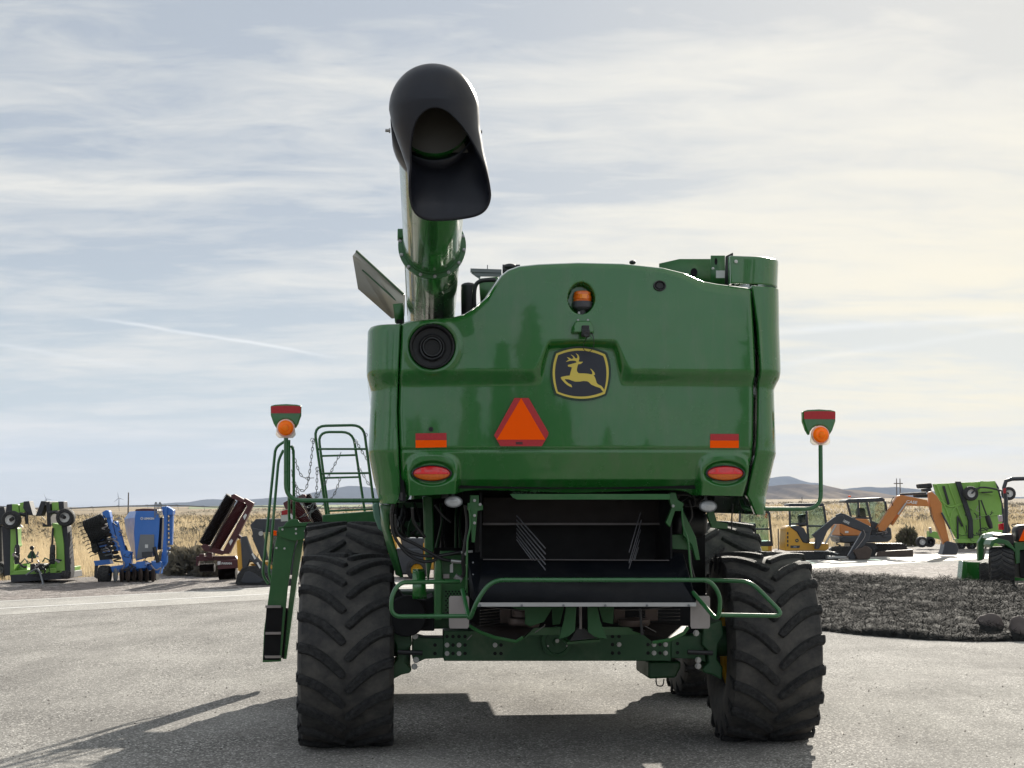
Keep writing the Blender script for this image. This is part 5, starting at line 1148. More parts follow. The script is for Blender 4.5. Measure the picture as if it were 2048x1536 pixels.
# ---------- left: lime green folding rotary cutter
m = Rig('rotary_cutter', 'lime green folded rotary cutter with both wings upright at the left edge of the yard', 'mower', 72, 1166)
m.part([(20, 1150), (128, 1145), (130, 1158), (22, 1165)], .0, 1.6, 'belting_skirt', 'skirt'); m.part([(20, 1142), (128, 1136), (128, 1145), (20, 1150)], .05, 1.5, 'deck', 'lime')
m.part([(3, 1052), (21, 1052), (24, 1150), (9, 1152)], .1, .4, 'wing_skirt', 'skirt'); m.part([(123, 1048), (134, 1052), (141, 1140), (139, 1156), (128, 1154)], .1, .4, 'wing_skirt', 'skirt')
m.part([(21, 1056), (33, 1056), (33, 1085), (35, 1092), (29, 1096), (27, 1146), (20, 1148)], .05, .4, 'wing_deck', 'lime'); m.part([(104, 1046), (122, 1050), (127, 1088), (129, 1142), (112, 1146), (112, 1090), (106, 1066)], .05, .4, 'wing_deck', 'lime')
m.part([(30, 1130), (54, 1126), (54, 1144), (30, 1148)], .4, .3, 'deck_rib', 'lime'); m.part([(94, 1128), (112, 1120), (113, 1142), (94, 1144)], .4, .3, 'deck_rib', 'lime')
m.part([(13, 1009), (24, 1008), (24, 1030), (10, 1032)], .2, .35, 'end_flap', 'skirt'); m.part([(24, 1008), (36, 1009), (38, 1026), (24, 1030)], .2, .35, 'end_plate', 'lime')
m.part([(47, 1003), (58, 1002), (66, 1031), (56, 1030), (46, 1016)], .15, .35, 'end_flap', 'skirt'); m.part([(39, 1006), (48, 1004), (50, 1024), (40, 1026)], .2, .35, 'end_plate', 'lime')
m.part([(82, 1002), (92, 1003), (82, 1032), (71, 1032)], .15, .35, 'end_flap', 'skirt'); m.part([(92, 1004), (99, 1003), (101, 1050), (94, 1052)], .1, .8, 'wing_frame', 'skirt')
m.part([(103, 1005), (117, 1004), (118, 1020), (104, 1022)], .2, .35, 'end_plate', 'lime'); m.part([(116, 1003), (127, 1003), (128, 1020), (118, 1020)], .2, .35, 'end_flap', 'skirt')
m.disc_wheel(20, 1040, 18.5, -.25, .22, rim='white'); m.disc_wheel(129, 1035, 18, -.25, .22, rim='white')
m.tb([(21, 1040, -.3), (40, 1028), (52, 1030)], .05, 'wheel_arm', 'black'); m.tb([(129, 1035, -.3), (112, 1024), (98, 1026)], .05, 'wheel_arm', 'black')
m.tb([(52, 1024), (54, 1048)], .045, 'wing_strut', 'black'); m.tb([(97, 1026), (99, 1052), (86, 1050)], .05, 'wing_strut', 'black')
for xx, s_ in ((34, 1), (105, -1)):
    m.tb([(xx - 1 * s_, 1056), (xx + 1 * s_, 1094)], .028, 'drive_shaft', 'black'); b = MB(); b.lathe([(.001, -.26), (.06, -.26), (.062, -.15), (.075, -.14), (.075, 0), (.062, .01), (.07, .02), (.07, .16), (.05, .24), (.001, .24)], m.q(xx, 1108, -.05), (0, 0, 1), 20); b.build('gearbox', 'black', m.root)
    m.tb([(xx, 1122), (xx + 12 * s_, 1133), (xx + 20 * s_, 1134)], .03, 'hydraulic_hose', 'hose', smooth=4)
m.part([(60, 1128), (88, 1128), (88, 1140), (60, 1141)], -.1, .4, 'hitch_frame', 'black'); m.tb([(52, 1150, -.3), (75, 1138, -.4), (84, 1160, -.7), (86, 1170, -.8)], .022, 'drawbar', 'grey', smooth=3)
m.part([(63, 1098), (65, 1098), (65, 1124), (62, 1124)], 0, .05, 'sign_post', 'black'); m.part([(54, 1113), (61, 1102), (67, 1102), (73, 1113), (71, 1117), (56, 1117)], .06, .01, 'warning_triangle', 'lime_dark'); b = MB(); b.lathe([(.001, 0), (.055, 0), (.055, .03), (.001, .03)], m.q(63.5, 1096), (0, 1, 0), 20); b.build('reflector_disc', 'black', m.root)
m.tb([(42, 1126), (50, 1117), (57, 1128)], .02, 'lift_linkage', 'lime_dark'); m.tb([(85, 1124), (90, 1116), (100, 1121)], .02, 'lift_linkage', 'lime_dark')
m.tread_wheel(124, 140, 1141, 1158, n=10, rim='white'); m.part([(36, 1051), (41, 1049), (46, 1055), (35, 1054)], -.02, .05, 'reflector', 'white')
CLUT += [(m, (28, 1095, 112, 1135), 12, 1), (m, (40, 1120, 100, 1145), 8, 2)]
e = Rig('rotary_cutter', 'dark wheel and hood of the next mower cut off by the left photo edge', 'mower', -14, 1160); e.part([(-30, 1016), (8, 1014), (10, 1024), (6, 1050), (-30, 1052)], .4, 1.4, 'wing', 'skirt'); e.part([(-30, 1052), (3, 1052), (4, 1158), (-30, 1160)], .6, 1.2, 'deck', 'black'); e.disc_wheel(-2, 1140, 16, .2, .25, rim='grey')

# ---------- blue seed drill
m = Rig('seed_drill', 'bright blue folding seed drill with a tall hopper and raised disc wings', 'seed drill', 262, 1163)
b = MB(); f = [m.q(x, y, 0) for x, y in ((272, 1022), (314, 1022), (319.5, 1035), (318, 1068), (314, 1110), (272, 1122), (268, 1066), (270, 1035))]
k_ = [m.q(x, y, 1.3) for x, y in ((259, 1023), (304, 1023), (308, 1036), (306, 1068), (303, 1108), (262, 1100), (252, 1066), (248, 1038))]
b.add(f + k_, [tuple(range(8))] + [(i, (i + 1) % 8, 8 + (i + 1) % 8, 8 + i) for i in range(8)] + [tuple(range(8, 16))]); hp = b.build('hopper', 'blue', m.root, ang=15, bevel=.012)
m.part([(280.5, 1069), (308, 1069), (308.5, 1112), (273, 1118)], -.03, .02, 'hopper_panel', 'grey', hp, 0); m.part([(290, 1089), (296, 1089), (296, 1096), (290, 1096)], -.04, .008, 'decal', 'white', hp, 0)
m.part([(270, 1022), (271, 1018.5), (286, 1017), (300, 1017.5), (313, 1018.5), (315, 1022)], .1, .9, 'hopper_lid', 'maroon', hp)
lt = m.q(298, 1037.3, -.015); lettering('LEMKEN', .070, lambda u, v: (lt.x + u * 1.05, lt.y, lt.z + v), 'white', hp, bold=.003); c = m.q(283.5, 1037, -.015); MB().lathe([(.035, 0), (.035, -.006), (.022, -.006), (.022, 0)], c, (0, 1, 0), 16).build('badge_ring', 'white', hp)
for x in (311, 319): m.tb([(x - 1, 1035), (x - 1, 1010), (x + 1, 1005), (x + 3, 1010), (x + 3, 1030)], .016, 'ladder_hoop', 'grey', smooth=4)
for (x0, y0_, x1, y1_) in ((210, 1024, 234, 1102), (225, 1043, 254, 1130)): m.part([(x0, y0_), (x0 + 8, y0_ - 1), (x1 + 4, y1_), (x1 - 7, y1_)], 0, .18, 'wing_beam', 'blue')
m.part([(204, 1024), (212, 1020), (218, 1022), (221, 1036), (206, 1036)], -.05, .25, 'wing_head', 'blue'); m.part([(246, 1100), (262, 1104), (262, 1128), (252, 1136), (246, 1134)], -.1, .2, 'wing_pivot', 'blue')
for (cx, cy) in ((190, 1049), (198, 1066)):     # ribbed packer rollers, tilted
    a0, a1 = m.q(cx - 19, cy + 7, .15), m.q(cx + 20, cy - 9, .15); ax_ = (a1 - a0); L = ax_.length; prof = [(.001, 0)] + [v for i in range(12) for v in ((.14, L * i / 12), (.21, L * (i + .3) / 12), (.21, L * (i + .7) / 12))] + [(.10, L), (.001, L)]
    MB().lathe(prof, a0, ax_, 18).build('packer_roller', 'lug', m.root, ang=25)
for i in range(9):
    x, y = 213 + i * 3.1, 1044 + i * 8.8; m.part([(x - 12, y - 3), (x - 2, y - 5), (x + 1, y), (x - 2, y + 3), (x - 11, y + 3)], -.05, .12, 'disc_blade', 'rust_dark' if i % 2 else 'lug')
m.part([(186, 1076), (212, 1070), (226, 1118), (200, 1122)], .4, .2, 'seed_unit_bank', 'black')
for i in range(6): m.part([(192 + i * 3, 1080 + i * 6), (206 + i * 3, 1077 + i * 6), (207 + i * 3, 1080 + i * 6), (193 + i * 3, 1083 + i * 6)], .3, .08, 'seed_unit', 'grey' if i % 2 else 'blue')
for i in range(10):
    x, y = 157 + i * 3.0, 1046 + i * 7.2; m.tb([(x + 16, y - 7, .2), (x + 8, y - 2, .2), (x, y, .2), (x - 4, y + 3, .2)], .012, 'harrow_tine', 'black', smooth=2, n=5)
m.part([(174, 1044), (181, 1042), (197, 1100), (190, 1108), (184, 1104)], .25, .1, 'tine_bar', 'black')
m.part([(187, 1122), (218, 1119), (222, 1128), (190, 1132)], .1, .3, 'rear_frame', 'blue'); m.part([(189, 1130), (195, 1130), (194, 1158), (188, 1154)], .2, .1, 'rear_leg', 'charcoal')
m.tread_wheel(199, 220, 1131, 1167, n=14, rim='blue', flip=1)
m.part([(220, 1133), (262, 1128), (315, 1126), (316, 1140), (225, 1146)], .0, .7, 'main_frame', 'blue'); m.part([(272, 1124), (290, 1122), (292, 1136), (270, 1138)], -.2, .3, 'frame_block', 'blue'); m.part([(302, 1122), (322, 1124), (320, 1148), (304, 1146)], -.2, .3, 'frame_block', 'blue')
for i in range(7):
    x = 231 + i * 12.5; w = MB(); w.ell((0, 0, 0), (.045, .19, .19), 8, 14); o = w.build('coulter_disc', 'grey' if i == 0 else 'bladesteel', m.root); o.location = m.q(x, 1150.5, -.2 + .1 * (i % 2)); o.rotation_euler = (0, 0, .5); m.part([(x - 2, 1136), (x + 2, 1136), (x + 2, 1152), (x - 1, 1152)], 0, .08, 'coulter_arm', 'blue')
b = MB(); m.pl(b, [(240, 1142), (312, 1142), (312, 1162), (240, 1163)], .55, .4).build('roller_row', 'void', m.root)
m.part([(283, 1104), (304, 1103), (304, 1114), (284, 1115)], -.3, .3, 'seed_box', 'charcoal'); m.tb([(308, 1094), (312, 1108), (316, 1125)], .05, 'hose_bundle', 'hose', dy=-.2, smooth=4); m.tb([(248, 1092), (256, 1112), (262, 1118)], .06, 'hose_bundle', 'hose', dy=.2, smooth=4)
m.part([(327, 1015), (333, 1012), (333, 1124), (328, 1134), (320, 1132), (325, 1100), (328, 1060)], .1, .2, 'wing_beam', 'blue'); m.part([(338, 1020), (346, 1020), (344, 1090), (339, 1090)], .3, .15, 'wing_beam', 'blue'); m.part([(323, 1014), (334, 1013), (346, 1020), (345, 1030), (325, 1030)], .2, .3, 'wing_head', 'blue')
for i in range(9): m.part([(333, 1035 + i * 8.6), (339, 1034 + i * 8.6), (339, 1038.5 + i * 8.6), (333, 1040 + i * 8.6)], .25, .12, 'disc_hub', 'blue' if i % 2 else 'grey')
m.part([(318, 1036), (325, 1034), (322, 1098), (315, 1100)], .5, .3, 'hose_chase', 'black'); m.tb([(302, 1130), (312, 1140), (322, 1136), (318, 1152)], .018, 'hydraulic_hose', 'plate', dy=-.3, smooth=4)

CLUT += [(m, (205, 1030, 240, 1115), 14, 3), (m, (230, 1105, 320, 1140), 12, 4)]
# ---------- maroon packer rollers
def packer(ox, lab, dpy=0, mirror=False, full=True):
    f_ = (lambda x: 2 * ox - x) if mirror else (lambda x: x + ox)
    m = Rig('roller_packer', lab, 'roller', f_(456), 1160 + dpy, 'maroon packer rollers with raised wings'); F = lambda pts: [(f_(p[0]),) + tuple(p[1:]) for p in pts]
    m.part(F([(489, 996), (507, 1006), (505, 1012), (458, 1108), (446, 1108), (447, 1100), (494, 1012), (487, 1001)]), -.1, .2, 'wing_beam', 'maroon')
    m.part(F([(462, 990), (468, 988), (490, 1000), (486, 1006), (462, 996)]), -.1, .2, 'wing_end', 'maroon'); m.part(F([(401, 1092), (408, 1088), (450, 1103), (444, 1110), (408, 1102)]), -.1, .2, 'wing_end', 'maroon')
    for (x0, y0_, x1, y1_, r, dy, n) in ((408, 1089, 463, 992, .17, .25, 36), (430, 1098, 486, 1004, .16, .05, 36)):
        a0, a1 = m.q(f_(x0), y0_, dy), m.q(f_(x1), y1_, dy); L = (a1 - a0).length; prof = [(.001, 0)] + [v for i in range(n) for v in ((r * .78, L * i / n), (r, L * (i + .45) / n), (r, L * (i + .6) / n))] + [(r * .7, L), (.001, L)]
        MB().lathe(prof, a0, a1 - a0, 20).build('packer_roller', 'maroon' if dy < .1 else 'rust_dark', m.root, ang=20)
    m.part(F([(418, 1097), (421, 1099), (472, 1002), (469, 1000)]), -.15, .06, 'roller_bar', 'bladesteel')
    for x, y in ((489, 1034), (461, 1085)): m.part(F([(x - 3, y - 1), (x + 2, y - 7), (x + 5, y - 4), (x, y + 6)]), -.125, .01, 'white_decal', 'white', bevel=0)
    m.part(F([(392, 1113), (470, 1112), (476, 1120), (396, 1122), (396, 1132), (392, 1132)]), .1, .25, 'main_frame', 'maroon')
    m.part(F([(433, 1122), (476, 1119), (476, 1136), (436, 1139)]), -.15, .3, 'roller_guard', 'maroon'); lt = m.q(f_(453), 1127, -.17); lettering('PARMA', .080, lambda u, v: (lt.x + u * 1.1, lt.y, lt.z + v), 'white', m.root, shear=.2, bold=.003); m.part(F([(435, 1123), (441, 1122), (441, 1129), (435, 1130)]), -.17, .01, 'white_decal', 'white', bevel=0)
    for (x0, x1, y, r) in ((438, 474, 1146, .19), (400, 430, 1136, .12)):
        a0, a1 = m.q(f_(x0), y, .15), m.q(f_(x1), y - 1, .15); L = (a1 - a0).length; n = 18; MB().lathe([(.001, 0)] + [v for i in range(n) for v in ((r * .8, L * i / n), (r, L * (i + .5) / n))] + [(.001, L)], a0, a1 - a0, 20).build('packer_roller', 'rust_dark', m.root, ang=20)
    m.part(F([(414, 1104), (424, 1106), (424, 1118), (412, 1116)]), .0, .2, 'wing_pivot', 'maroon'); m.part(F([(398, 1108), (408, 1108), (408, 1114), (398, 1114)]), .1, .2, 'light_bracket', 'maroon'); m.tb([(f_(472), 1068), (f_(482), 1076)], .05, 'lift_cylinder', 'maroon'); return m
packer(0, 'maroon packer roller with its wing raised, between the blue seed drill and the track loader')
packer(536.5, 'maroon packer roller with its wing raised, half hidden behind the ladder and rails', 0, True)

# ---------- compact track loader
def stadium(m, x0, y0, x1, y1, r, n=8):
    return [(x0, y0)]
m = Rig('track_loader', 'dark grey and yellow compact track loader standing left of the green ladder', 'track loader', 530, 1168)
for dy, nm in ((-.6, 'track'), (.7, 'track')):
    o = m.part([(470, 1168), (474, 1150), (484, 1136), (492, 1133), (512, 1132), (530, 1146), (560, 1156), (592, 1158), (596, 1166), (590, 1171), (478, 1172)], dy, .38, nm, 'lug', bevel=.03)
    m.part([(482, 1162), (490, 1144), (498, 1142), (508, 1146), (528, 1160), (520, 1166), (486, 1166)], dy - .02, .03, 'track_frame', 'charcoal', o)
m.part([(500, 1050), (512, 1038), (560, 1038), (592, 1046), (590, 1062), (505, 1066)], .2, 1.0, 'cab_roof', 'charcoal'); m.part([(504, 1056), (524, 1060), (536, 1120), (524, 1122), (506, 1080)], -.3, .12, 'cab_side', 'charcoal')
m.part([(526, 1066), (582, 1064), (582, 1130), (536, 1130)], .35, .03, 'cab_window', 'glass'); m.part([(540, 1060), (592, 1060), (596, 1150), (540, 1150)], .8, .3, 'rear_hood', 'charcoal')
m.part([(481, 1074), (492, 1072), (506, 1110), (545, 1142), (548, 1160), (536, 1154), (500, 1120), (492, 1140), (486, 1146), (484, 1130)], -.55, .16, 'lift_arm', 'charcoal', bevel=.02)
m.part([(473, 1082), (480, 1078), (490, 1140), (482, 1146), (476, 1140)], -.5, .2, 'quick_coupler', 'ex_yellow'); m.part([(484, 1096), (496, 1104), (494, 1120), (486, 1116)], -.2, .3, 'boom_link', 'ex_yellow'); m.part([(500, 1128), (530, 1124), (560, 1150), (555, 1158), (508, 1136)], -.1, .4, 'lower_body', 'ex_yellow')
for x, y in ((503, 1108), (513, 1126)): m.part([(x, y), (x + 3, y - 2), (x + 9, y + 9), (x + 6, y + 11)], -.56, .01, 'white_decal', 'white', bevel=0)
b = MB(); b.lathe([(.001, -.02), (.06, -.02), (.06, .03), (.001, .03)], m.q(522, 1067, -.35), (0, 1, 0), 16); b.build('pivot_pin', 'steel', m.root)
CLUT += [(m, (484, 1070, 520, 1120), 6, 5)]
# ---------- wheeled machine glimpsed under the combine
m = Rig('wheel_loader', 'dark wheel loader with yellow rims, seen beneath the combine beside the left frame post', 'wheel loader', 815, 1158)
m.part([(786, 1098), (846, 1096), (848, 1148), (790, 1150)], .3, 1.1, 'body', 'charcoal', bevel=.04); m.part([(800, 1076), (850, 1076), (856, 1098), (806, 1100)], .4, 1.0, 'hood', 'charcoal', bevel=.03); m.part([(783, 1072), (790, 1070), (793, 1098), (786, 1100)], .0, .3, 'boom_link', 'ex_yellow')
m.disc_wheel(834, 1140, 22, 0, .35, rim='yellow'); m.disc_wheel(905, 1140, 22, 0, .35, rim='yellow'); m.part([(846, 1085), (925, 1085), (925, 1140), (848, 1140)], .3, 1.0, 'rear_body', 'ex_yellow', bevel=.04)

# ---------- excavators
def track(m, pts, dys=(-.2,), th=.3, lug_n=0):
    for dy in dys:
        o = m.part(pts, dy, th, 'track', 'lug', bevel=.04)
        L = [m.q(x, y, dy) for x, y in pts]; b = MB(); n = len(L)
        for i in range(n):
            a, c = L[i], L[(i + 1) % n]; k = max(1, int((c - a).length / .11))
            for j in range(k): p = a.lerp(c, (j + .5) / k); d = (c - a).normalized(); b.box(p + Vector((0, th / 2, 0)), (.05, th + .02, .05), d.to_track_quat('X', 'Z').to_matrix())
        b.build('track_pad', 'black', o)
def oval(x0, y0, x1, y1, n=5):
    r = (y1 - y0) / 2; o = []
    for i in range(n + 1): a = PI / 2 + PI * i / n; o.append((x0 + r + r * math.cos(a), (y0 + y1) / 2 - r * math.sin(a)))
    for i in range(n + 1): a = -PI / 2 + PI * i / n; o.append((x1 - r + r * math.cos(a), (y0 + y1) / 2 - r * math.sin(a)))
    return o
def cab(m, outline, bars, glass, dy=0., th=1.0, mt='charcoal', roof=None):
    """a glazed cab: roof, posts front and back, glass either side, seat inside"""
    c = m.part(roof, dy - .02, th + .04, 'cab', mt, bevel=.03); 
    for a, b_, w in bars:
        for d_ in (dy, dy + th - .07):
            bb_ = MB(); bb_.beam(m.q(*a, d_), m.q(*b_, d_), w * m.u, .07); bb_.build('cab_post', mt, c, bevel=.01)
    for gl in glass:
        for d_ in (dy + .03, dy + th - .04): m.part(gl, d_, .008, 'cab_window', 'glass', c, 0)
    return c
# yellow one, mostly hidden by the combine
m = Rig('excavator', 'yellow mini excavator partly hidden behind the right rear wheel of the combine', 'excavator', 1520, 1116, 'yellow mini excavators')
cb_ = cab(m, None, [((1480, 1024), (1478, 1092), 6), ((1538, 1024), (1544, 1092), 7), ((1482, 1058), (1540, 1058), 3)], [[(1482, 1028), (1536, 1026), (1538, 1088), (1500, 1090), (1484, 1070)]], 0, 1., roof=[(1476, 1020), (1538, 1020), (1540, 1026), (1476, 1026)])
m.part([(1470, 1092), (1544, 1088), (1544, 1106), (1470, 1106)], -.1, 1.2, 'body', 'ex_yellow', bevel=.03); m.part([(1500, 1084), (1543, 1082), (1544, 1092), (1502, 1094)], -.12, 1.2, 'cab_sill', 'charcoal'); m.part([(1490, 1046), (1512, 1046), (1514, 1086), (1488, 1086)], .4, .3, 'seat', 'seat', bevel=.05)
lt = m.q(1527, 1097, -.12); b = MB(); b.box(lt, (.34, .01, .17)); b.build('number_plate_decal', 'logo_yellow', m.root)
track(m, oval(1460, 1104, 1560, 1122), (-.25, .95))
# yellow mini excavator
m = Rig('excavator', 'yellow mini excavator with black folded boom, in front of the orange excavator', 'excavator', 1640, 1119, 'yellow mini excavators')
c = cab(m, None, [((1579, 1010), (1580, 1052), 5), ((1612, 1010), (1617, 1086), 6), ((1647, 1012), (1654, 1060), 6), ((1582, 1048), (1614, 1048), 3), ((1616, 1052), (1650, 1052), 2.5)], [[(1582, 1014), (1610, 1014), (1613, 1046), (1582, 1046)], [(1616, 1014), (1645, 1014), (1650, 1050), (1634, 1074), (1618, 1078)]], .1, .95, roof=[(1577, 1009), (1580, 1007), (1645, 1006), (1650, 1009), (1648, 1013), (1578, 1013)])
m.part([(1598, 1030), (1612, 1028), (1614, 1052), (1600, 1054)], .4, .35, 'seat', 'seat', bevel=.05)
m.part([(1573, 1056), (1580, 1052), (1592, 1060), (1606, 1080), (1614, 1086), (1658, 1087), (1658, 1098), (1650, 1102), (1570, 1102)], -.1, 1.25, 'body', 'ex_yellow', bevel=.04); m.part([(1580, 1053), (1596, 1051), (1608, 1056), (1616, 1072), (1616, 1087), (1606, 1085), (1594, 1064), (1584, 1057)], -.14, 1.3, 'engine_cover', 'charcoal', bevel=.03)
bd = MB(); bd.lathe([(.001, 0), (.065, 0), (.065, .01), (.001, .01)], m.q(1594, 1081, -.12), (0, 1, 0), 16); bd = bd.build('round_badge', 'logo_dark', m.root)
k = m.q(1594, 1081, -.135); flp = [(k.x + (x - 840) * .00007, k.y, k.z - (y - 780) * .00007) for x, y in deer]; b = MB(); b.add(flp, [tuple(range(len(flp)))]); b.build('leaping_deer', 'logo_yellow', bd)
m.part([(1581, 1091), (1600, 1091), (1599, 1096), (1581, 1096)], -.115, .01, 'model_plate', 'charcoal', bevel=0); lt = m.q(1590, 1093.7, -.12); lettering('35G', .07, lambda u, v: (lt.x + u, lt.y, lt.z + v), 'white', m.root)
for i in range(4): m.part([(1574, 1064 + i * 8), (1577, 1064 + i * 8), (1577, 1069 + i * 8), (1574, 1069 + i * 8)], -.115, .02, 'vent', 'black', bevel=0)
m.part([(1625, 1070), (1668, 1035), (1678, 1031), (1686, 1030), (1690, 1036), (1684, 1048), (1668, 1048), (1655, 1062), (1645, 1085), (1638, 1098), (1630, 1098), (1632, 1078)], -.45, .22, 'boom', 'charcoal', bevel=.02, label='black lower boom')
m.tb([(1650, 1088, -.5), (1672, 1050, -.5)], .035, 'lift_cylinder', 'steel')
bo = m.part([(1672, 1030), (1682, 1026), (1690, 1028), (1740, 1052), (1736, 1066), (1722, 1062), (1680, 1046)], -.42, .2, 'stick', 'charcoal', bevel=.02); lt = m.q(1690, 1043, -.44); ca, sa = math.cos(-.42), math.sin(-.42); lettering('DEERE', .12, lambda u, v: (lt.x + u * ca - v * sa, lt.y, lt.z + u * sa + v * ca), 'white', bo, bold=.002)
m.tb([(1692, 1030), (1736, 1053)], .025, 'stick_cylinder', 'steel', dy=-.36)
m.part([(1727, 1058), (1740, 1052), (1744, 1056), (1738, 1080), (1722, 1098), (1712, 1118), (1700, 1120), (1696, 1112), (1704, 1098), (1716, 1078)], -.40, .2, 'dipper', 'charcoal', bevel=.02); m.tb([(1727, 1060), (1730, 1072), (1718, 1090), (1706, 1104)], .012, 'bucket_rod', 'plate', dy=-.46, smooth=4)
m.part([(1706, 1100), (1735, 1092), (1745, 1100), (1740, 1118), (1715, 1120)], -.5, .5, 'bucket', 'bladesteel', bevel=.03)
m.tb([(1628, 1102), (1660, 1103), (1676, 1108)], .02, 'blade_arm', 'steel', dy=-.4); m.part([(1655, 1112), (1694, 1113), (1692, 1116), (1655, 1118)], -.7, .4, 'dozer_blade', 'steel')
track(m, oval(1580, 1105, 1680, 1119), (-.35, .85))
CLUT += [(m, (1630, 1060, 1690, 1090), 5, 6)]
# orange excavator
m = Rig('excavator', 'orange tracked excavator with its long arm reaching right over the road verge', 'excavator', 1740, 1113)
c = cab(m, None, [((1694, 1004), (1702, 1034), 6), ((1733, 1002), (1746, 1062), 6), ((1770, 1002), (1776, 1040), 6), ((1716, 1004), (1717, 1030), 4), ((1700, 1036), (1744, 1036), 5)], [[(1698, 1006), (1714, 1006), (1716, 1032), (1703, 1030)], [(1720, 1005), (1732, 1005), (1740, 1032), (1720, 1033)], [(1737, 1004), (1768, 1004), (1772, 1034), (1762, 1050), (1746, 1052)]], .1, 1.1, roof=[(1690, 1002), (1697, 998), (1764, 995), (1770, 998), (1770, 1003), (1692, 1006)])
m.part([(1716, 1016), (1730, 1016), (1734, 1036), (1716, 1036)], .4, .4, 'seat', 'seat', bevel=.05)
m.part([(1679, 1048), (1715, 1037), (1735, 1038), (1742, 1048), (1742, 1068), (1738, 1072), (1680, 1072)], -.2, 1.6, 'body', 'ex_orange', bevel=.04); m.part([(1679, 1072), (1784, 1070), (1784, 1078), (1776, 1084), (1684, 1086), (1679, 1080)], -.25, 1.7, 'counterweight', 'charcoal', bevel=.04); m.part([(1740, 1040), (1782, 1056), (1784, 1072), (1742, 1072)], .1, 1.0, 'front_house', 'charcoal', bevel=.03)
m.part([(1690, 1062), (1697, 1062), (1697, 1066), (1690, 1066)], -.22, .01, 'decal', 'white', bevel=0); b = MB(); b.lathe([(.001, 0), (.06, 0), (.055, .05), (.001, .05)], m.q(1699, 997, .2), (0, 0, 1), 12); be_ = b.build('beacon', 'white', m.root); b = MB(); b.lathe([(.055, .05), (.05, .1), (.001, .11)], m.q(1699, 997, .2), (0, 0, 1), 12); b.build('beacon_lens', 'orange', be_)
bo = m.part([(1754, 1056), (1790, 1000), (1795, 992), (1803, 990), (1855, 1000), (1858, 1013), (1812, 1011), (1806, 1012), (1770, 1062), (1760, 1063)], -.2, .28, 'boom', 'ex_orange', bevel=.02)
lt = m.q(1823, 1004.5, -.215); ca, sa = math.cos(-.10), math.sin(-.10); lettering('CASE', .16, lambda u, v: (lt.x + (u * ca - v * sa) * 1.15, lt.y, lt.z + u * sa + v * ca), 'white', bo, bold=.004, shear=.1)
m.tb([(1783, 1050), (1812, 1006)], .06, 'lift_cylinder', 'ex_orange', dy=.2); m.tb([(1796, 1029), (1812, 1006)], .035, 'cylinder_rod', 'steel', dy=-.25); m.tb([(1765, 1066), (1782, 1040)], .06, 'boom_foot', 'charcoal', dy=.1)
m.tb([(1800, 989), (1852, 986)], .05, 'stick_cylinder', 'charcoal', dy=-.05); m.tb([(1788, 994), (1783, 1002), (1786, 1012)], .015, 'hydraulic_hose', 'hose', smooth=4, dy=-.2)
m.part([(1858, 984), (1864, 983), (1874, 992), (1884, 1008), (1884, 1020), (1898, 1078), (1902, 1096), (1888, 1092), (1886, 1084), (1868, 1040), (1860, 1012)], -.2, .26, 'stick', 'ex_orange', bevel=.02); m.tb([(1883, 1025), (1900, 1058)], .04, 'bucket_cylinder', 'charcoal', dy=-.3); m.tb([(1900, 1058), (1908, 1080)], .022, 'cylinder_rod', 'steel', dy=-.3)
m.tb([(1862, 1014), (1862, 1030), (1868, 1044)], .014, 'hydraulic_hose', 'hose', smooth=4, dy=-.3)
m.part([(1890, 1086), (1896, 1082), (1912, 1086), (1918, 1098), (1914, 1110), (1884, 1110), (1888, 1098)], -.35, .6, 'bucket', 'charcoal', bevel=.03)
track(m, oval(1660, 1094, 1752, 1118), (-.35,), .4); track(m, oval(1735, 1088, 1815, 1104), (1.2,), .4); m.part([(1700, 1086), (1750, 1086), (1755, 1098), (1700, 1100)], .1, 1.0, 'undercarriage', 'charcoal')
m.part([(1756, 1103), (1826, 1099), (1827, 1113), (1754, 1114)], -.45, .12, 'dozer_blade', 'bladesteel')

CLUT += [(m, (1742, 1050, 1780, 1080), 6, 7)]
# ---------- right: lime green batwing mower on end
m = Rig('rotary_cutter', 'lime green rotary cutter with wide ribbed wings upright, behind the orange arm', 'mower', 1940, 1098)
dk_ = m.part([(1866, 968), (1990, 962), (2003, 1008), (2006, 1092), (1960, 1094), (1918, 1086), (1885, 1030)], .3, .12, 'wing_deck', 'lime', bevel=.01)
for pts in ([(1872, 968), (1900, 1040), (1918, 1085)], [(1896, 967), (1912, 1010), (1935, 1070)], [(1880, 1000), (1900, 1014), (1925, 1008), (1945, 1020)], [(1925, 1070), (1905, 1060), (1902, 1030), (1915, 1012), (1935, 1010)], [(1955, 1030), (1970, 1032), (2003, 1028)]): MB().tube(cr([m.q(x, y, .26) for x, y in pts], 4), .035, 8).build('deck_rib', 'lime', dk_)
m.part([(1912, 963), (1922, 963), (1946, 1040), (1947, 1076), (1938, 1076), (1938, 1042)], .1, .2, 'wing_frame', 'skirt'); m.part([(1885, 972), (1890, 972), (1900, 1008), (1896, 1010)], .2, .06, 'blade_arm', 'black'); m.part([(1914, 1034), (1917, 1030), (1918, 1082), (1914, 1082)], .2, .06, 'wing_strut', 'black'); m.part([(1916, 1036), (1918, 1034), (1927, 1052), (1924, 1054)], .2, .06, 'wing_strut', 'black')
m.part([(1990, 962), (1998, 975), (2010, 1028), (2022, 1060), (2006, 1092), (2003, 1008)], .3, .9, 'wing_skirt', 'skirt'); m.part([(1988, 964), (1962, 962), (1958, 984), (1985, 990)], .1, .1, 'hinge_panel', 'lime'); m.tb([(1963, 985), (1985, 984)], .03, 'hinge_bar', 'black', dy=0)
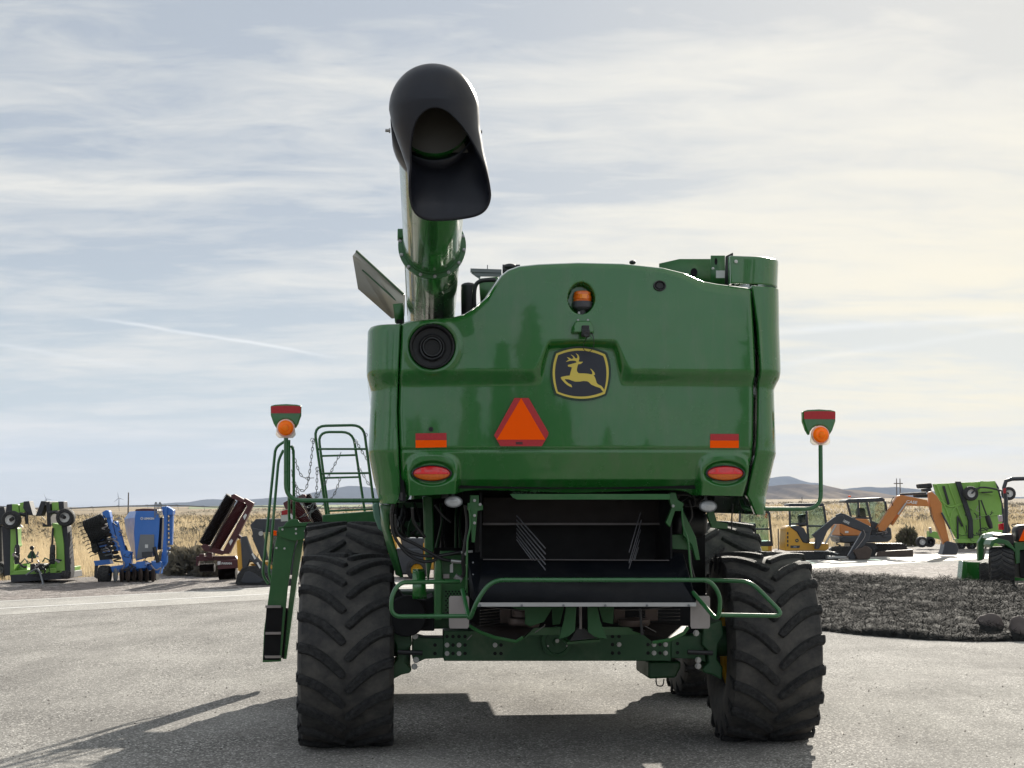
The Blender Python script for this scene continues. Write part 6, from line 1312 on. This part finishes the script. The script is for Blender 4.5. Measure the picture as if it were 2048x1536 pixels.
m.disc_wheel(1943, 987, 14.5, -.3, .28, rim='white'); m.disc_wheel(2019, 987, 13.5, -.3, .28, rim='white'); m.tb([(1943, 987, -.35), (1960, 975, -.3), (1990, 978, -.2), (2018, 987, -.35)], .04, 'wheel_arm', 'black', smooth=3)
m.tb([(1962, 1000), (1973, 1030)], .035, 'drive_shaft', 'black', dy=-.1); b = MB(); b.lathe([(.001, -.3), (.1, -.3), (.12, -.1), (.12, .12), (.08, .3), (.001, .3)], m.q(1978, 1044, -.1), (.3, 0, -1), 16); b.build('gearbox', 'black', m.root)
m.tb([(1958, 1000), (1960, 1040), (1962, 1070)], .03, 'hydraulic_hose', 'hose', smooth=3); m.tb([(1975, 1062), (1966, 1056), (1958, 1062), (1960, 1074)], .025, 'hydraulic_hose', 'hose', smooth=3)
m.part([(1838, 968), (1864, 966), (1866, 976), (1840, 977)], .3, .6, 'gauge_tyre', 'lug', bevel=.06); m.part([(1846, 978), (1862, 976), (1864, 984), (1848, 985)], .3, .4, 'gauge_axle', 'black'); m.part([(1832, 988), (1858, 988), (1858, 995), (1833, 995)], .5, .6, 'gauge_tyre', 'lug', bevel=.06)
m.part([(1914, 1078), (1962, 1080), (1962, 1086), (1918, 1086)], -.1, .5, 'deck', 'lime'); m.part([(1858, 1062), (1882, 1064), (1886, 1080), (1858, 1074)], .1, .4, 'tongue', 'lime'); m.tb([(1860, 1055), (1862, 1066)], .06, 'jack', 'plate')
m.disc_wheel(1845, 1084, 11, -.3, .3, rim='white'); m.disc_wheel(1861, 1084, 10.5, -.1, .35, rim='black'); m.disc_wheel(1924, 1090, 9, .2, .4, rim='grey'); m.disc_wheel(1945, 1090, 9, .2, .4, rim='grey')

CLUT += [(m, (1930, 1000, 1990, 1072), 12, 8)]
# ---------- compact tractor with front loader, right edge
m = Rig('compact_tractor', 'dark green compact tractor with yellow rims and front bucket at the right edge', 'tractor', 2010, 1172)
def rw(x, yc, R, Wd, dy, steer, rimr, n, nm='wheel'):
    w = rim_mesh(R * rimr, Wd / 2, -Wd * .25).build(nm, 'yellow', m.root); w.location = m.q(x, yc, dy); w.rotation_euler = (0, 0, steer)
    tyre(R, Wd, R * (rimr + .02), n, -1, lug_h=R * .07, A=.25).build('tyre', ['lug', 'tyre'], w, ang=38); return w
u = m.u; rw(2003, 1134, 40 * u, 44 * u, 0, R_(-14), .62, 20); rw(1972, 1147, 23.5 * u, 24 * u, 1.7, R_(-14), .6, 16); rw(2100, 1134, 40 * u, 44 * u, -.25, R_(-14), .62, 20); rw(2062, 1147, 23.5 * u, 24 * u, 1.5, R_(-14), .6, 16)
m.part([(1926, 1122), (1956, 1124), (1954, 1166), (1934, 1166), (1930, 1150)], 2.3, .05, 'bucket_side', 'green'); m.part([(1926, 1122), (1932, 1124), (1937, 1166), (1922, 1166)], 1.9, .4, 'bucket', 'green'); m.part([(1932, 1124), (2060, 1124), (2060, 1164), (1934, 1166)], 2.25, .04, 'bucket_back', 'green')
m.part([(1956, 1085), (1966, 1070), (1982, 1066), (1984, 1074), (1970, 1080), (1966, 1120), (1957, 1122)], 1.5, .15, 'loader_arm', 'green2', bevel=.015); m.part([(1972, 1070), (1984, 1066), (1984, 1092), (1974, 1094)], 1.2, .4, 'loader_tower', 'green2', bevel=.02); m.tb([(1966, 1118, 1.6), (1972, 1092, 1.5)], .03, 'loader_cylinder', 'steel')
m.part([(1980, 1090), (1984, 1080), (1996, 1076), (2018, 1082), (2030, 1098), (2032, 1106), (2024, 1098), (2008, 1088), (1990, 1086), (1984, 1096)], -.3, .55, 'fender', 'green2', bevel=.015); m.part([(1984, 1078), (1990, 1068), (2006, 1065), (2010, 1072), (2000, 1076)], .3, .8, 'hood', 'green', bevel=.02)
m.part([(1996, 1070), (2026, 1068), (2030, 1090), (2002, 1086)], -.1, .5, 'fender_console', 'black', bevel=.02); m.part([(2030, 1085), (2110, 1083), (2110, 1100), (2040, 1100), (2040, 1126), (2032, 1128), (2030, 1110)], -.2, .4, 'rear_frame', 'green2', bevel=.01); m.part([(2036, 1100), (2110, 1098), (2110, 1158), (2040, 1156)], .1, .6, 'transmission', 'black', bevel=.03)
m.tb([(2012, 1068), (2012, 1000), (2008, 975), (2012, 962), (2024, 958), (2100, 956), (2116, 962), (2120, 980), (2120, 1070)], .05, 'roll_bar', 'charcoal', dy=-.1, n=10); m.part([(2007, 977), (2012, 976), (2012, 986), (2007, 987)], -.17, .02, 'red_band', 'red', bevel=0)
b = MB(); b.tube([m.q(2036, 1052, .6) + Vector((.16 * math.cos(a), .10 * math.sin(a), .05 * math.sin(a))) for a in [2 * PI * j / 18 for j in range(18)]], .014, 6, closed=True); b.build('steering_wheel', 'black', m.root)
m.part([(2032, 1058), (2040, 1050), (2080, 1048), (2080, 1086), (2034, 1084)], .1, .4, 'seat', 'seat', bevel=.06); m.part([(2038, 1082), (2052, 1050), (2074, 1082)], -.35, .01, 'warning_triangle', 'orange', bevel=0); m.part([(1996, 1031), (2005, 1030), (2006, 1043), (1998, 1044)], .1, .04, 'work_lamp', 'clear', bevel=.01); m.part([(1997, 1048), (2008, 1046), (2008, 1060), (1998, 1060)], .0, .05, 'tail_lamp', 'redlens', bevel=.01)

# hoses, cables and small decals that real parked machines carry
def clutter(m, box, n, seed, mts=('hose', 'black', 'plate'), dy=-.25):
    r = random.Random(seed); x0, y0, x1, y1 = box
    for i in range(n):
        x, y = r.uniform(x0, x1), r.uniform(y0, y1); w, h = r.uniform(4, 16), r.uniform(4, 18); m.tb([(x, y), (x + r.uniform(-.5, .8) * w, y + .4 * h), (x + r.uniform(-1, 1) * w, y + .8 * h), (x + r.uniform(-1, 1) * w, y + h)], r.choice([.010, .014, .02]), 'hydraulic_hose', r.choice(mts), dy=dy + r.uniform(-.1, .15), smooth=4, n=6)
RIG = {}
for m_, bx, n_, s_ in CLUT: clutter(m_, bx, n_, s_)

# ---------- fence posts, poles, irrigation, wind turbines
for px, py, h, lb in ((356, 1150, 56, 'thin steel fence post between the blue seed drill and the maroon roller'), (1557, 1100, 42, 'thin steel fence post between the two yellow excavators'), (1673, 1086, 40, 'thin steel fence post just left of the orange excavator body')):
    m = Rig('fence_post', lb, 'fence post', px, py, 'steel fence posts along the range fence'); MB().bb(-.022, .022, -.022, .022, 0, h * m.u).build('post', 'bark', m.root)
def pole(px, y0, y1, Y, r, lab, nm='utility_pole', cross=0):
    t_ = P(px, y0, Y); bt = terrain(t_.x, Y); root = thing(nm, lab, 'pole', (t_.x, Y, bt)); b = MB(); b.tube([(0, 0, 0), (0, 0, t_.z - bt)], [r, r * .7], 8); b.build('pole', 'bark', root)
    if cross:
        b = MB(); b.tube([(cross, 0, 0), (cross, 0, t_.z - bt)], [r, r * .7], 8); b.build('pole', 'bark', root); b = MB(); b.beam((-cross * .8, 0, (t_.z - bt) * .80), (cross * 1.8, 0, (t_.z - bt) * .80), r * 1.5, r * 1.5); b.build('crossarm', 'bark', root)
pole(257, 985, 1018, 300, .16, 'lone dark pole rising behind the blue seed drill'); pole(1793, 957, 1003, 480, .2, 'twin-legged power pole on the horizon above the orange boom', 'power_pole', 1.1); pole(1604, 994, 1003, 700, .2, 'tiny pole on the hillside right of the combine')
def turbine(px, hubpy, Y, ln, a0, lab):
    h = P(px, hubpy, Y); root = thing('wind_turbine', lab, 'wind turbine', (h.x, Y, -25), 0, 'far wind turbines'); z = h.z + 25; b = MB(); b.tube([(0, 0, 0), (0, 0, z)], [3.2, 1.6], 10); b.build('tower', 'grey', root); b = MB(); b.ell((0, -3, z), (2.2, 5, 2.2), 10, 8); b.build('nacelle', 'grey', root)
    for k in range(3):
        a = a0 + 2 * PI * k / 3; d = Vector((math.sin(a), 0, math.cos(a))); n_ = Vector((math.cos(a), 0, -math.sin(a))); b = MB(); pts = [Vector((0, -7, z)) + n_ * x + d * y for x, y in ((-1.2, 0), (-2.4, ln * .15), (-.5, ln), (.3, ln), (1.4, ln * .12), (1.2, 0))]; b.add(pts + [p + Vector((0, .6, 0)) for p in pts], [tuple(range(6)), tuple(range(6, 12))] + [(i, (i + 1) % 6, 6 + (i + 1) % 6, 6 + i) for i in range(6)]); b.build('blade', 'grey', root)
turbine(238, 996, 7000, 29, 1.9, 'pale wind turbine on the horizon just left of the lone pole'); turbine(93, 998, 8000, 30, -.4, 'faint wind turbine above the left lime green mower')
def pivot():
    root = thing('pivot_irrigator', 'long thin centre pivot irrigation pipe spanning the field behind the machines on the left', 'irrigator', (0, 0, 0)); b = MB()
    pts = [(-80, 1012), (0, 1013), (60, 1017), (118, 1018), (180, 1015), (260, 1012), (350, 1011), (430, 1014), (520, 1013), (640, 1016), (760, 1014)]; q = cr([P(x, y, 150 + x * .02) for x, y in pts], 3); b.tube(q, .07, 6); b.build('water_pipe', 'grey', root)
    for x in (66, 330, 600):
        t_ = P(x, 1015, 150); z = terrain(t_.x, 150)
        for d in (-1.2, 1.2): MB().tube([(t_.x, 150, t_.z), (t_.x + d * .8, 150 + d, z + .1)], .04, 5).build('tower_leg', 'grey', root)
    for i in range(2, len(q) - 1, 2): MB().tube(cr([q[i], q[i] + Vector((.25, 0, .12)), q[i] + Vector((.35, 0, -.5))], 2), .018, 4).build('drop_hose', 'grey', root)
pivot()

# ================================================================ haze (real air, so far things fade)
b = MB(); b.bb(-16000, 16000, -9500, 15500, -90, 520); hz = b.build('haze', 'void'); tag(hz, kind='stuff')
hm = bpy.data.materials.new('haze_air'); hm.use_nodes = True; nt = hm.node_tree; nt.nodes.clear(); pv_ = nt.nodes.new('ShaderNodeVolumePrincipled'); pv_.inputs['Color'].default_value = (.62, .74, .98, 1); pv_.inputs['Density'].default_value = 5.5e-5; pv_.inputs['Anisotropy'].default_value = 0.
ou = nt.nodes.new('ShaderNodeOutputMaterial'); nt.links.new(pv_.outputs[0], ou.inputs['Volume']); hz.data.materials.clear(); hz.data.materials.append(hm)
S.cycles.volume_bounces = 0
